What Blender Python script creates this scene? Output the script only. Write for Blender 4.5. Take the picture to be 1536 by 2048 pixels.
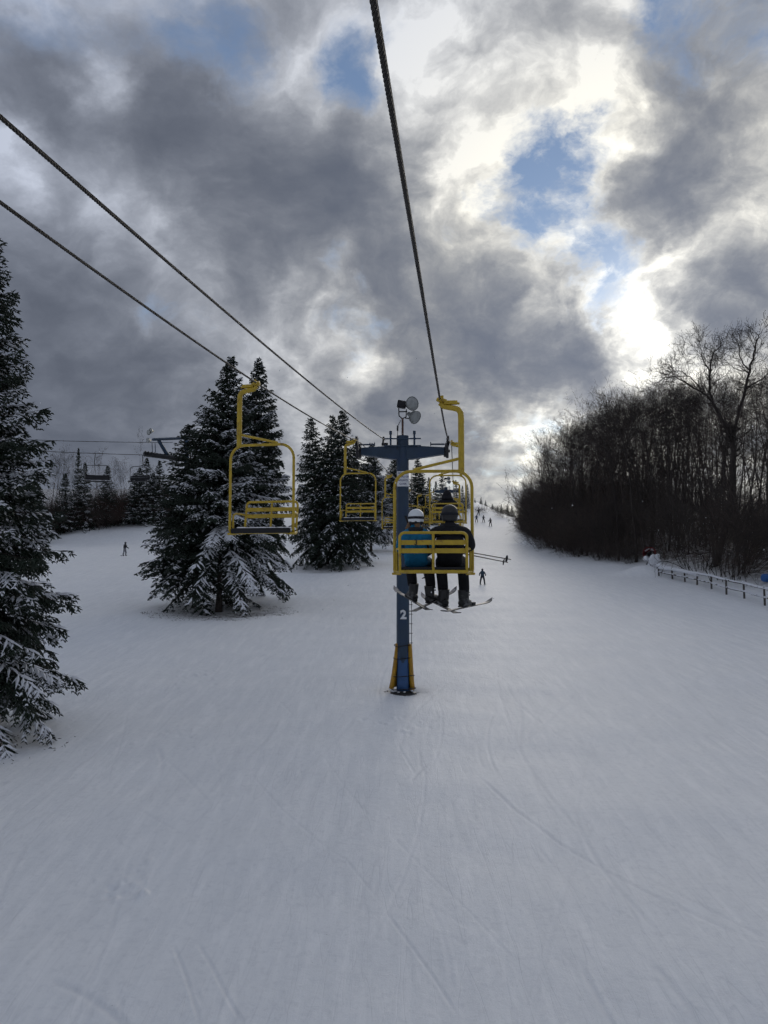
import bpy, bmesh, math, random
import numpy as np
from mathutils import Vector, Matrix, Quaternion

R = math.radians
scene = bpy.context.scene
for o in list(bpy.data.objects):
    bpy.data.objects.remove(o)
col = scene.collection

# ------------------------------------------------------------------ camera
F = 1656.0                      # focal length in pixels of the 1536 x 2048 photograph
PITCH = math.atan(116.0 / F)
CAM = Vector((0.0, 0.0, 6.35))  # riding the chairlift, ground about 6 m below
cd = bpy.data.cameras.new('camera')
cd.sensor_fit = 'VERTICAL'
cd.sensor_height = 36.0
cd.lens = 36.0 * F / 2048.0
cd.clip_start = 0.05
cd.clip_end = 3000.0
camera = bpy.data.objects.new('camera', cd)
camera.location = CAM
camera.rotation_euler = (math.pi / 2 + PITCH, 0, 0)
col.objects.link(camera)
scene.camera = camera

def ray(px, py):
    """world direction of a photograph pixel, length 1 along the optical axis"""
    a = (px - 768.0) / F
    b = (1024.0 - py) / F
    c, s = math.cos(PITCH), math.sin(PITCH)
    return Vector((a, c - b * s, s + b * c))

def at(px, py, d):
    return CAM + ray(px, py) * d

# ------------------------------------------------------------------ sun + sky
SUN_DIR = ray(1292, 690).normalized()
SUN_EL = math.asin(SUN_DIR.z)
SUN_AZ = math.atan2(SUN_DIR.x, SUN_DIR.y)      # from +Y towards +X

world = bpy.data.worlds.new('World')
scene.world = world
world.use_nodes = True
WT = world.node_tree
WT.nodes.clear()
world.cycles.sampling_method = 'MANUAL'
world.cycles.sample_map_resolution = 512

class G:
    """small helper to write node graphs"""
    def __init__(self, tree):
        self.t = tree
    def n(self, kind, **kw):
        nd = self.t.nodes.new(kind)
        for k, v in kw.items():
            setattr(nd, k, v)
        return nd
    def put(self, sock, v):
        if isinstance(v, bpy.types.NodeSocket):
            self.t.links.new(v, sock)
        elif v is not None:
            sock.default_value = v
    def m(self, op, a, b=None, c=None, clamp=False):
        nd = self.n('ShaderNodeMath', operation=op, use_clamp=clamp)
        for i, v in enumerate((a, b, c)):
            self.put(nd.inputs[i], v)
        return nd.outputs[0]
    def v(self, op, a, b=None, scale=None):
        nd = self.n('ShaderNodeVectorMath', operation=op)
        self.put(nd.inputs[0], a)
        if b is not None:
            self.put(nd.inputs[1], b)
        if scale is not None:
            self.put(nd.inputs['Scale'], scale)
        return nd.outputs['Value'] if op in ('DISTANCE', 'DOT_PRODUCT', 'LENGTH') else nd.outputs[0]
    def mr(self, x, a, b, c=0.0, d=1.0, smooth=False):
        nd = self.n('ShaderNodeMapRange')
        nd.interpolation_type = 'SMOOTHSTEP' if smooth else 'LINEAR'
        for i, q in enumerate((x, a, b, c, d)):
            self.put(nd.inputs[i], q)
        return nd.outputs[0]
    def mix(self, f, a, b, blend='MIX'):
        nd = self.n('ShaderNodeMix', data_type='RGBA', blend_type=blend)
        self.put(nd.inputs[0], f)
        self.put(nd.inputs[6], a)
        self.put(nd.inputs[7], b)
        return nd.outputs[2]
    def noise(self, vec, scale, detail=2.0, rough=0.5, dist=0.0, lac=2.0, color=False):
        nd = self.n('ShaderNodeTexNoise')
        if vec is not None:
            self.put(nd.inputs['Vector'], vec)
        nd.inputs['Scale'].default_value = scale
        nd.inputs['Detail'].default_value = detail
        nd.inputs['Roughness'].default_value = rough
        nd.inputs['Lacunarity'].default_value = lac
        nd.inputs['Distortion'].default_value = dist
        return nd.outputs['Color'] if color else nd.outputs['Fac']
    def rgb(self, c):
        nd = self.n('ShaderNodeRGB')
        nd.outputs[0].default_value = (c[0], c[1], c[2], 1)
        return nd.outputs[0]

SKY_STRENGTH = 0.1
def build_sky():
    g = G(WT)
    tc = g.n('ShaderNodeTexCoord')
    d0 = tc.outputs['Generated']
    sep = g.n('ShaderNodeSeparateXYZ')
    g.put(sep.inputs[0], d0)
    # cloud sheet coordinates: direction projected on a layer overhead, softened near the horizon
    den = g.m('ADD', g.m('MAXIMUM', sep.outputs[2], 0.0), 0.62)
    comb = g.n('ShaderNodeCombineXYZ')
    g.put(comb.inputs[0], g.m('DIVIDE', sep.outputs[0], den))
    g.put(comb.inputs[1], g.m('DIVIDE', sep.outputs[1], den))
    uv = comb.outputs[0]
    # domain warp
    w1 = g.v('SUBTRACT', g.noise(uv, 3.2, 3, 0.5, color=True), (0.5, 0.5, 0.5))
    w2 = g.v('SUBTRACT', g.noise(uv, 13.0, 5, 0.62, color=True), (0.5, 0.5, 0.5))
    uvw = g.v('ADD', uv, g.v('ADD', g.v('SCALE', w1, scale=0.16), g.v('SCALE', w2, scale=0.045)))
    dirw = g.v('ADD', d0, g.v('ADD', g.v('SCALE', w1, scale=0.16), g.v('SCALE', w2, scale=0.10)))
    cs = g.m('MAXIMUM', g.v('DOT_PRODUCT', d0, tuple(SUN_DIR)), 0.0)
    crisp = g.m('ADD', 0.30, g.m('MULTIPLY', g.m('POWER', cs, 6.0), 0.9))
    big = g.noise(uvw, 3.1, 2, 0.45)
    fine = g.noise(uvw, 8.0, 3, 0.5)
    wisp = g.noise(uvw, 24.0, 7, 0.60)
    base = g.m('ADD', g.m('MULTIPLY', g.m('SUBTRACT', big, 0.5), 0.95),
               g.m('ADD', g.m('MULTIPLY', g.m('SUBTRACT', fine, 0.5), 0.75),
                   g.m('MULTIPLY', g.m('SUBTRACT', wisp, 0.5), g.m('MULTIPLY', crisp, 0.75))))
    # light from the sun side: thickness here against thickness a step towards the sun
    den_s = max(SUN_DIR.z, 0.0) + 0.62
    tow = g.v('SCALE', g.v('NORMALIZE', g.v('SUBTRACT', (SUN_DIR.x / den_s, SUN_DIR.y / den_s, 0.0), uv)), scale=0.028)
    n1 = g.noise(uvw, 7.0, 6, 0.56)
    n2 = g.noise(g.v('ADD', uvw, tow), 7.0, 6, 0.56)
    rim = g.m('MULTIPLY', g.m('SUBTRACT', n2, n1), g.m('ADD', 1.1, g.m('MULTIPLY', g.m('POWER', cs, 6.0), 1.7)))
    def field(blobs, start):
        acc = start
        for (px, py, r, a) in blobs:
            c = ray(px, py).normalized()
            dist = g.v('DISTANCE', dirw, tuple(c))
            f = g.mr(dist, r / F, 0.0, 0.0, a, smooth=True)
            acc = g.m('ADD', acc, f)
        return acc
    # cover: > 0 is cloud, < 0 is open sky.  (px, py, radius px, amount)
    cover = field([(1110, 300, 125, -0.36), (1065, 410, 125, -0.46), (985, 345, 80, -0.14), (1190, 550, 110, -0.40),
                   (1235, 635, 85, -0.36), (1040, 500, 80, -0.2), (700, 130, 115, -0.42), (410, 50, 150, -0.32),
                   (1300, 70, 110, -0.30), (1510, 60, 200, -0.22), (1360, 180, 150, -0.12), (1190, 170, 170, 0.32), (930, 455, 80, -0.22),
                   (340, 620, 120, -0.24), (100, 110, 170, -0.20),
                   (500, 400, 420, 0.25), (1340, 400, 170, 0.3), (980, 690, 240, 0.4), (930, 90, 230, 0.2), (150, 800, 420, 0.3),
                   (1480, 600, 180, 0.3), (830, 280, 120, 0.1), (1300, 690, 90, 0.3), (1150, 800, 140, 0.4)],
                  g.m('ADD', base, 0.34))
    # shade: 0 sunlit thin edge, 1 thick dark body
    shade = field([(470, 280, 380, 0.70), (680, 460, 300, 0.85), (330, 170, 260, 0.36), (60, 170, 170, 0.50), (330, 780, 420, 0.34),
                   (100, 800, 440, 0.62), (1340, 390, 190, 1.05), (1500, 610, 190, 0.85), (1000, 690, 240, 1.05),
                   (860, 720, 160, 0.35), (1110, 740, 150, 0.6), (870, 850, 280, 0.55), (1410, 130, 260, 0.50), (760, 590, 150, 0.45), (220, 560, 200, 0.2),
                   (1000, 130, 360, -0.20), (880, 330, 230, -0.30), (1230, 230, 140, -0.3), (1120, 520, 130, -0.3), (1300, 700, 80, -0.25), (1190, 610, 80, -0.25), (1350, 610, 80, 0.4), (1240, 720, 60, 0.3),
                   (210, 170, 90, -0.70), (20, 300, 130, -0.70), (20, 40, 150, -0.36), (270, 430, 190, -0.50), (330, 0, 160, -0.25),
                   (1470, 500, 120, -0.35), (690, 690, 160, -0.30), (1330, 560, 110, -0.25), (1045, 900, 80, -0.5), (1160, 810, 120, 0.7),
                   (560, 90, 180, -0.40), (560, 590, 120, -0.40), (420, 100, 90, -0.35), (1420, 200, 60, -0.4), (760, 740, 90, -0.35), (1420, 680, 90, 0.3)],
                  g.m('ADD', g.m('ADD', g.m('MULTIPLY', base, 0.95), g.m('ADD', rim, g.m('MULTIPLY', g.m('SUBTRACT', fine, 0.5), 0.25))), 0.34))
    alpha = g.mr(cover, -0.14, 0.30, 0.0, 1.0, smooth=True)
    dark = g.m('SUBTRACT', 1.0, g.m('POWER', 2.71828, g.m('MULTIPLY', g.m('MAXIMUM', g.m('SUBTRACT', shade, 0.02), 0.0), -1.95)))
    # sunlight through and around the cloud
    halo = g.m('ADD', g.m('MULTIPLY', g.m('POWER', cs, 7.0), 0.42),
               g.m('ADD', g.m('MULTIPLY', g.m('POWER', cs, 45.0), 0.34), g.m('MULTIPLY', g.m('POWER', cs, 260.0), 0.55)))
    lit_v = g.m('ADD', 0.40, halo)
    lit = g.v('SCALE', g.mix(g.mr(g.m('POWER', cs, 9.0), 0.05, 0.75), (0.88, 0.96, 1.15, 1), (1.0, 0.972, 0.88, 1)), scale=lit_v)
    drk_v = g.m('ADD', 0.064, g.m('MULTIPLY', g.m('POWER', cs, 10.0), 0.07))
    drk = g.v('SCALE', g.rgb((0.82, 0.965, 1.32)), scale=drk_v)
    cloud = g.mix(dark, lit, drk)
    sky = g.n('ShaderNodeTexSky', sky_type='NISHITA')
    sky.sun_disc = False
    sky.sun_elevation = SUN_EL
    sky.sun_rotation = SUN_AZ
    sky.air_density = 1.0
    sky.dust_density = 0.15
    sky.ozone_density = 4.0
    blue = g.v('ADD', g.v('SCALE', sky.outputs[0], scale=0.58), (0.58, 0.63, 0.72))
    blue = g.v('ADD', blue, g.v('SCALE', g.rgb((1.0, 0.97, 0.9)), scale=g.m('MULTIPLY', g.m('POWER', cs, 300.0), 3.5)))
    out = g.mix(alpha, blue, g.v('SCALE', cloud, scale=1.0 / SKY_STRENGTH))
    bg = g.n('ShaderNodeBackground')
    g.put(bg.inputs[0], out)
    bg.inputs[1].default_value = SKY_STRENGTH
    wo = g.n('ShaderNodeOutputWorld')
    g.t.links.new(bg.outputs[0], wo.inputs[0])
build_sky()

sl = bpy.data.lights.new('sun', 'SUN')
sl.energy = 0.6
sl.angle = R(28)
sl.color = (1.0, 0.93, 0.82)
sun = bpy.data.objects.new('sun', sl)
sun.rotation_euler = (-SUN_DIR).to_track_quat('-Z', 'Y').to_euler()
sun.location = SUN_DIR * 300
col.objects.link(sun)

vs = scene.view_settings
vs.view_transform = 'Standard'
vs.look = 'None'
vs.exposure = 0.40
vs.gamma = 1.0
vs.use_curve_mapping = False
scene.cycles.use_denoising = True
scene.cycles.max_bounces = 4
scene.cycles.diffuse_bounces = 2
scene.cycles.use_adaptive_sampling = True
scene.cycles.adaptive_threshold = 0.03
scene.cycles.adaptive_min_samples = 12
scene.cycles.glossy_bounces = 2
scene.cycles.transparent_max_bounces = 6

# ------------------------------------------------------------------ helpers
def tag(o, label=None, cat=None, group=None, kind=None):
    if label: o['label'] = label
    if cat: o['category'] = cat
    if group: o['group'] = group
    if kind: o['kind'] = kind
    return o

def link(name, me, material=None, parent=None):
    if material is not None and not me.materials:
        for m in (material if isinstance(material, (list, tuple)) else [material]):
            me.materials.append(m)
    o = bpy.data.objects.new(name, me)
    col.objects.link(o)
    if parent is not None:
        o.parent = parent
    return o

def empty(name, loc=(0, 0, 0), rz=0.0, label=None, cat=None, group=None):
    o = bpy.data.objects.new(name, None)
    o.empty_display_size = 0.2
    col.objects.link(o)
    o.location = loc
    o.rotation_euler = (0, 0, rz)
    return tag(o, label, cat, group)

def copy_tree(o, parent=None):
    c = o.copy()
    col.objects.link(c)
    c.parent = parent
    for ch in list(o.children):
        copy_tree(ch, c)
    return c

def mesh_np(name, verts, faces, smooth=False):
    """fast mesh from numpy arrays; faces (n, k) with constant k"""
    me = bpy.data.meshes.new(name)
    verts = np.asarray(verts, np.float32); faces = np.asarray(faces, np.int32)
    n, k = faces.shape
    me.vertices.add(len(verts)); me.vertices.foreach_set('co', verts.ravel())
    me.loops.add(n * k); me.loops.foreach_set('vertex_index', faces.ravel())
    me.polygons.add(n)
    me.polygons.foreach_set('loop_start', np.arange(0, n * k, k, dtype=np.int32))
    me.polygons.foreach_set('use_smooth', np.full(n, smooth))
    me.update(calc_edges=True)
    return me

class MB:
    """collects shapes for ONE mesh"""
    def __init__(self):
        self.v = []; self.f = []; self.sm = []; self.mi = []
    def add(self, vs, fs, smooth=False, mi=0):
        b = len(self.v)
        self.v += [tuple(p) for p in vs]
        for f in fs:
            self.f.append(tuple(b + i for i in f)); self.sm.append(smooth); self.mi.append(mi)
    def box(self, c, s, rot=None, bevel=0.0, mi=0):
        """box, edges chamfered when bevel > 0"""
        hx, hy, hz = s[0] / 2, s[1] / 2, s[2] / 2
        b = min(bevel, hx * .9, hy * .9, hz * .9)
        M = rot if rot is not None else Matrix.Identity(3)
        c = Vector(c)
        if b <= 0:
            vs = [Vector((x, y, z)) for x in (-hx, hx) for y in (-hy, hy) for z in (-hz, hz)]
            fs = [(0, 1, 3, 2), (4, 6, 7, 5), (0, 4, 5, 1), (2, 3, 7, 6), (0, 2, 6, 4), (1, 5, 7, 3)]
        else:
            bm = bmesh.new()
            bmesh.ops.create_cube(bm, size=1.0)
            bmesh.ops.scale(bm, vec=(s[0], s[1], s[2]), verts=bm.verts)
            bmesh.ops.bevel(bm, geom=bm.edges[:], offset=b, segments=2, affect='EDGES', profile=0.5)
            bm.verts.index_update()
            vs = [v.co.copy() for v in bm.verts]
            fs = [tuple(v.index for v in f.verts) for f in bm.faces]
            bm.free()
        self.add([c + M @ v for v in vs], fs, bevel > 0 and False, mi)
        return self
    def tube(self, pts, r, n=8, caps=True, mi=0, smooth=True, squash=None):
        pts = [Vector(p) for p in pts]
        rs = r if isinstance(r, (list, tuple)) else [r] * len(pts)
        rings = []
        prev = None
        for i, p in enumerate(pts):
            t = (pts[min(i + 1, len(pts) - 1)] - pts[max(i - 1, 0)])
            if t.length < 1e-9: t = Vector((0, 0, 1))
            t.normalize()
            if prev is None:
                a = Vector((0, 0, 1)) if abs(t.z) < 0.9 else Vector((0, 1, 0))
                u = t.cross(a).normalized()
            else:
                u = (prev - t * prev.dot(t)).normalized()
            prev = u
            w = t.cross(u)
            sq = squash if squash else (1, 1)
            rings.append([p + (u * math.cos(2 * math.pi * k / n) * sq[0] + w * math.sin(2 * math.pi * k / n) * sq[1]) * rs[i] for k in range(n)])
        vs = [q for rg in rings for q in rg]
        fs = []
        for i in range(len(rings) - 1):
            for k in range(n):
                a = i * n + k; b = i * n + (k + 1) % n
                fs.append((a, b, b + n, a + n))
        self.add(vs, fs, smooth, mi)
        if caps:
            self.add(rings[0], [tuple(range(n))[::-1]], False, mi)
            self.add(rings[-1], [tuple(range(n))], False, mi)
        return self
    def lathe(self, prof, n=24, M=None, mi=0, smooth=True):
        """profile [(r, z)...] turned about z, placed with a 4x4 matrix"""
        M = M or Matrix.Identity(4)
        vs = []
        for (r, z) in prof:
            for k in range(n):
                a = 2 * math.pi * k / n
                vs.append(M @ Vector((r * math.cos(a), r * math.sin(a), z)))
        fs = []
        for i in range(len(prof) - 1):
            for k in range(n):
                a = i * n + k; b = i * n + (k + 1) % n
                fs.append((a, b, b + n, a + n))
        self.add(vs, fs, smooth, mi)
        return self
    def ball(self, c, s, n=14, m=10, mi=0, M=None, cut=None, jitter=0.0, seed=0):
        rnd = random.Random(seed)
        vs, fs = [], []
        lo = -math.pi / 2 if cut is None else cut
        for j in range(m + 1):
            ph = lo + (math.pi / 2 - lo) * j / m
            for k in range(n):
                a = 2 * math.pi * k / n
                q = 1 + (rnd.random() - .5) * jitter
                p = Vector((s[0] * math.cos(ph) * math.cos(a), s[1] * math.cos(ph) * math.sin(a), s[2] * math.sin(ph))) * q
                if M is not None: p = M @ p
                vs.append(Vector(c) + p)
        for j in range(m):
            for k in range(n):
                a = j * n + k; b = j * n + (k + 1) % n
                fs.append((a, b, b + n, a + n))
        self.add(vs, fs, True, mi)
        return self
    def prism(self, poly, y0, y1, mi=0, axis='y'):
        """polygon in xz extruded along y"""
        n = len(poly)
        vs = [(x, y0, z) for x, z in poly] + [(x, y1, z) for x, z in poly]
        fs = [tuple(range(n)), tuple(range(2 * n - 1, n - 1, -1))] + [(i, i + n, (i + 1) % n + n, (i + 1) % n) for i in range(n)]
        self.add(vs, fs, False, mi)
        return self
    def mesh(self, name):
        me = bpy.data.meshes.new(name)
        me.from_pydata(self.v, [], self.f)
        me.polygons.foreach_set('use_smooth', self.sm)
        me.polygons.foreach_set('material_index', self.mi)
        me.update()
        bm = bmesh.new(); bm.from_mesh(me)
        bmesh.ops.recalc_face_normals(bm, faces=bm.faces)
        bm.to_mesh(me); bm.free()
        return me
    def build(self, name, material, parent=None):
        return link(name, self.mesh(name), material, parent)

def arc(c, r, a0, a1, n, plane='xz'):
    out = []
    for i in range(n + 1):
        a = a0 + (a1 - a0) * i / n
        if plane == 'xz':
            out.append((c[0] + r * math.cos(a), c[1], c[2] + r * math.sin(a)))
        else:
            out.append((c[0], c[1] + r * math.cos(a), c[2] + r * math.sin(a)))
    return out

# ------------------------------------------------------------------ materials
def mat(name, color, rough=0.6, var=0.15, vscale=6.0, bump=0.0, bscale=30.0, metal=0.0, spec=0.4, second=None, sfac=(0.55, 0.68), sscale=3.0):
    """procedural material: base colour with noise variation, optional second colour in blotches, optional bump"""
    m = bpy.data.materials.new(name)
    m.use_nodes = True
    t = m.node_tree
    t.nodes.clear()
    g = G(t)
    out = g.n('ShaderNodeOutputMaterial')
    p = g.n('ShaderNodeBsdfPrincipled')
    t.links.new(p.outputs[0], out.inputs[0])
    tc = g.n('ShaderNodeTexCoord').outputs['Object']
    nz = g.noise(tc, vscale, 5, 0.6)
    c = g.v('SCALE', g.rgb(color), scale=g.mr(nz, 0.25, 0.75, 1 - var, 1 + var))
    if second is not None:
        n2 = g.noise(tc, sscale, 6, 0.65)
        c = g.mix(g.mr(n2, sfac[0], sfac[1]), c, (*second, 1))
    g.put(p.inputs['Base Color'], c)
    p.inputs['Roughness'].default_value = rough
    p.inputs['Metallic'].default_value = metal
    p.inputs['Specular IOR Level'].default_value = spec
    if bump > 0:
        b = g.n('ShaderNodeBump')
        b.inputs['Strength'].default_value = bump
        b.inputs['Distance'].default_value = 0.02
        g.put(b.inputs['Height'], g.noise(tc, bscale, 4, 0.6))
        t.links.new(b.outputs[0], p.inputs['Normal'])
    return m

M_YELLOW = mat('yellow_paint', (0.49, 0.335, 0.030), 0.45, 0.18, 9, 0.15, 60, second=(0.20, 0.10, 0.03), sfac=(0.58, 0.70), sscale=7)
M_BLUE = mat('blue_paint', (0.026, 0.050, 0.085), 0.5, 0.15, 4, 0.1, 50, second=(0.020, 0.042, 0.09), sfac=(0.5, 0.72), sscale=2)
M_BLACK = mat('black_rubber', (0.012, 0.012, 0.014), 0.7, 0.2, 12)
M_STEEL = mat('dark_steel', (0.035, 0.035, 0.037), 0.5, 0.25, 15, 0.2, 80, metal=0.4)
M_GALV = mat('galvanised_steel', (0.25, 0.26, 0.27), 0.5, 0.2, 10, metal=0.6)
M_RUST = mat('rusty_steel', (0.10, 0.055, 0.04), 0.75, 0.3, 20)
M_ROPE = mat('steel_rope', (0.030, 0.025, 0.020), 0.55, 0.3, 40, metal=0.3)
M_WHITE = mat('white_print', (0.70, 0.71, 0.72), 0.6, 0.08)
M_NAVYINK = mat('blue_print', (0.04, 0.04, 0.14), 0.6, 0.05)
M_BLACKINK = mat('black_print', (0.02, 0.016, 0.01), 0.6, 0.05)
M_SNOWLUMP = mat('settled_snow', (0.80, 0.81, 0.84), 0.7, 0.05, 8, 0.5, 25, spec=0.25)

# ------------------------------------------------------------------ terrain
_ys = np.linspace(-200, 900, 2201)
_sl = np.where(_ys < 65, 0.08, 0.08 + 3.1e-4 * (_ys - 65))
_sl = np.where(_ys > 245, np.maximum(0.136 - (_ys - 245) * 0.006, -0.04), _sl)
_hz = np.concatenate([[0], np.cumsum((_sl[1:] + _sl[:-1]) / 2 * np.diff(_ys))])
_hz -= np.interp(0, _ys, _hz)
_rs = np.random.RandomState(7)
_waves = [(_rs.uniform(0, 2 * math.pi), l, a, _rs.uniform(0, 6.3)) for l, a in
          [(23, .10), (17, .08), (12, .06), (9, .045), (6.3, .028), (5.1, .022), (3.7, .014), (2.9, .012), (2.1, .008), (1.6, .006)]]

def sstep(a, b, x):
    t = np.clip((x - a) / (b - a), 0, 1)
    return t * t * (3 - 2 * t)

def edge_right(y):
    """x of the wood's edge at distance y"""
    return np.interp(y, [-60, 0, 45, 60, 80, 100, 125, 170, 260, 400], [30, 30, 25.5, 25.5, 25, 22, 20.5, 26.5, 38, 60])

BUMPS = []   # (x, y, height, radius)
def zg(x, y):
    x = np.asarray(x, float); y = np.asarray(y, float)
    z = np.interp(y, _ys, _hz)
    far = sstep(170, 245, y)
    z = z + far * (2.6 - 7.0 * sstep(24, 42, x)) - 1.5 * far * sstep(10, -60, x)
    e = edge_right(y)
    z = z + (np.clip(x - e - 0.5, 0, 60) * 0.13 + np.clip(x - e - 0.5, 0, 7) * 0.14 * sstep(95, 80, y)) * (1 - 0.6 * far)
    # bank at the far left
    lb = sstep(118, 150, y + 0.10 * (x + 40)) * sstep(-12, -32, x)
    z = z + 4.5 * lb
    for a, l, am, ph in _waves:
        z = z + 0.5 * am * np.sin((x * math.cos(a) + y * math.sin(a)) * 2 * math.pi / l + ph)
    for bx, by, bh, br in BUMPS:
        d2 = ((x - bx) ** 2 + (y - by) ** 2) / (br * br)
        z = z + bh * np.exp(-d2)
    return z

def ground(px, py):
    """where the ray through a photograph pixel meets the snow"""
    d = ray(px, py)
    t0 = 4.0
    t = t0
    while t < 900:
        p = CAM + d * t
        if p.z < float(zg(p.x, p.y)):
            lo, hi = t0, t
            for _ in range(24):
                mid = (lo + hi) / 2
                p = CAM + d * mid
                if p.z < float(zg(p.x, p.y)): hi = mid
                else: lo = mid
            return CAM + d * hi
        t0 = t
        t *= 1.02
    return CAM + d * 300

def depth(p):
    v = Vector(p) - CAM
    return v.y * math.cos(PITCH) + v.z * math.sin(PITCH)

def on_ground(x, y, dz=0.0):
    return Vector((x, y, float(zg(x, y)) + dz))

# ------------------------------------------------------------------ snow field
_g = ground(1300, 1150); GUN_A = (_g.x + 0.3, _g.y + 0.5)
_g = ground(1075, 1086); GUN_B = (_g.x, _g.y)
_g = ground(435, 1222); GROVE = (_g.x, _g.y)
_g = ground(655, 1140); GROVE2 = (_g.x, _g.y)
TOWER = at(806, 1388, 27.5)
BUMPS += [(GUN_A[0] - 0.6, GUN_A[1] - 0.5, 0.9, 1.9), (GUN_B[0], GUN_B[1], 1.0, 2.6),
          (GROVE[0], GROVE[1] + 0.8, -0.35, 3.6), (GROVE[0] - 4.8, GROVE[1] - 1.6, 0.16, 1.6), (GROVE[0] + 4.0, GROVE[1] - 2.0, 0.15, 1.7),
          (GROVE2[0], GROVE2[1] + 1.0, -0.25, 3.2), (TOWER.x, TOWER.y, -0.10, 0.55)]
# bring the snow to the foot of the tower
BUMPS.append((TOWER.x, TOWER.y, TOWER.z - float(zg(TOWER.x, TOWER.y)), 6.0))

def snow_material():
    m = bpy.data.materials.new('snow')
    m.use_nodes = True
    t = m.node_tree; t.nodes.clear(); g = G(t)
    out = g.n('ShaderNodeOutputMaterial'); p = g.n('ShaderNodeBsdfPrincipled')
    t.links.new(p.outputs[0], out.inputs[0])
    tc = g.n('ShaderNodeTexCoord').outputs['Object']
    def stretched(rz, sx, sy):
        mp = g.n('ShaderNodeMapping')
        g.put(mp.inputs[0], tc)
        mp.inputs['Rotation'].default_value = (0, 0, R(rz)); mp.inputs['Scale'].default_value = (sx, sy, 1)
        return mp.outputs[0]
    s1 = g.noise(stretched(8, 1.0, 0.10), 3.0, 5, 0.65, 0.3)
    s2 = g.noise(stretched(-24, 1.0, 0.07), 4.2, 5, 0.65, 0.3)
    s3 = g.noise(stretched(31, 1.0, 0.07), 3.5, 5, 0.65, 0.3)
    lump = g.noise(tc, 1.1, 6, 0.62)
    grain = g.noise(tc, 38.0, 3, 0.6)
    scuff = g.noise(tc, 7.0, 6, 0.7, 0.4)
    # thin ski lines: ridged bands of stretched noise
    def lines(v, w):
        return g.mr(g.m('ABSOLUTE', g.m('SUBTRACT', v, 0.5)), 0.0, w, -1.0, 0.0)
    l1 = lines(g.noise(stretched(13, 1.0, 0.05), 1.9, 2, 0.5, 0.2), 0.010)
    l2 = lines(g.noise(stretched(-33, 1.0, 0.05), 1.7, 2, 0.5, 0.2), 0.010)
    l3 = lines(g.noise(stretched(-11, 1.0, 0.045), 2.3, 2, 0.5, 0.2), 0.008)
    pm = g.noise(tc, 0.35, 3, 0.6)
    l1 = g.m('MULTIPLY', l1, g.mr(pm, 0.45, 0.58)); l2 = g.m('MULTIPLY', l2, g.mr(pm, 0.40, 0.56)); l3 = g.m('MULTIPLY', l3, g.mr(pm, 0.58, 0.44))
    h = g.m('MULTIPLY', s1, 0.010)
    for a, k in ((s2, 0.010), (s3, 0.008), (lump, 0.05), (grain, 0.0050), (scuff, 0.014), (l1, 0.004), (l2, 0.004), (l3, 0.0035)):
        h = g.m('ADD', h, g.m('MULTIPLY', a, k))
    b = g.n('ShaderNodeBump'); b.inputs['Strength'].default_value = 0.55; b.inputs['Distance'].default_value = 1.0
    g.put(b.inputs['Height'], h)
    t.links.new(b.outputs[0], p.inputs['Normal'])
    # packed, slightly grey snow in streaks; a little blown needle dirt
    f = g.mr(g.m('ADD', g.m('MULTIPLY', s1, 0.5), g.m('MULTIPLY', s2, 0.5)), 0.38, 0.62)
    c = g.mix(f, (0.77, 0.785, 0.80, 1), (0.865, 0.873, 0.878, 1))
    c = g.mix(g.mr(lump, 0.35, 0.7, 0.0, 0.45), c, (0.765, 0.782, 0.80, 1))
    c = g.mix(g.mr(g.m('MINIMUM', g.m('MINIMUM', l1, l2), l3), -1.0, 0.0, 0.16, 0.0), c, (0.52, 0.53, 0.57, 1))
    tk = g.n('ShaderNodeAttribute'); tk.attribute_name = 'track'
    c = g.mix(g.m('MULTIPLY', tk.outputs['Fac'], 0.27), c, (0.50, 0.51, 0.55, 1))  # grooves darkened in the colour: packed snow plus the shade inside them
    c = g.mix(g.mr(scuff, 0.50, 0.68, 0.0, 0.5), c, (0.66, 0.675, 0.70, 1))
    c = g.mix(g.mr(g.m('MULTIPLY', s3, s2), 0.27, 0.36, 0.0, 0.4), c, (0.90, 0.905, 0.91, 1))
    spk = g.noise(tc, 21.0, 2, 0.5)
    c = g.mix(g.mr(spk, 0.76, 0.80, 0.0, 0.5), c, (0.25, 0.23, 0.22, 1))
    # leaf litter showing through under the wood on the right
    at_ = g.n('ShaderNodeAttribute'); at_.attribute_name = 'litter'
    pat = g.noise(tc, 1.6, 8, 0.72)
    lit = g.m('MULTIPLY', at_.outputs['Fac'], g.mr(pat, 0.34, 0.52))
    c = g.mix(lit, c, g.mix(g.noise(tc, 9, 4, 0.6), (0.035, 0.024, 0.016, 1), (0.10, 0.075, 0.05, 1)))
    g.put(p.inputs['Base Color'], c)
    p.inputs['Roughness'].default_value = 0.55
    p.inputs['Specular IOR Level'].default_value = 0.30
    return m

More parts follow.
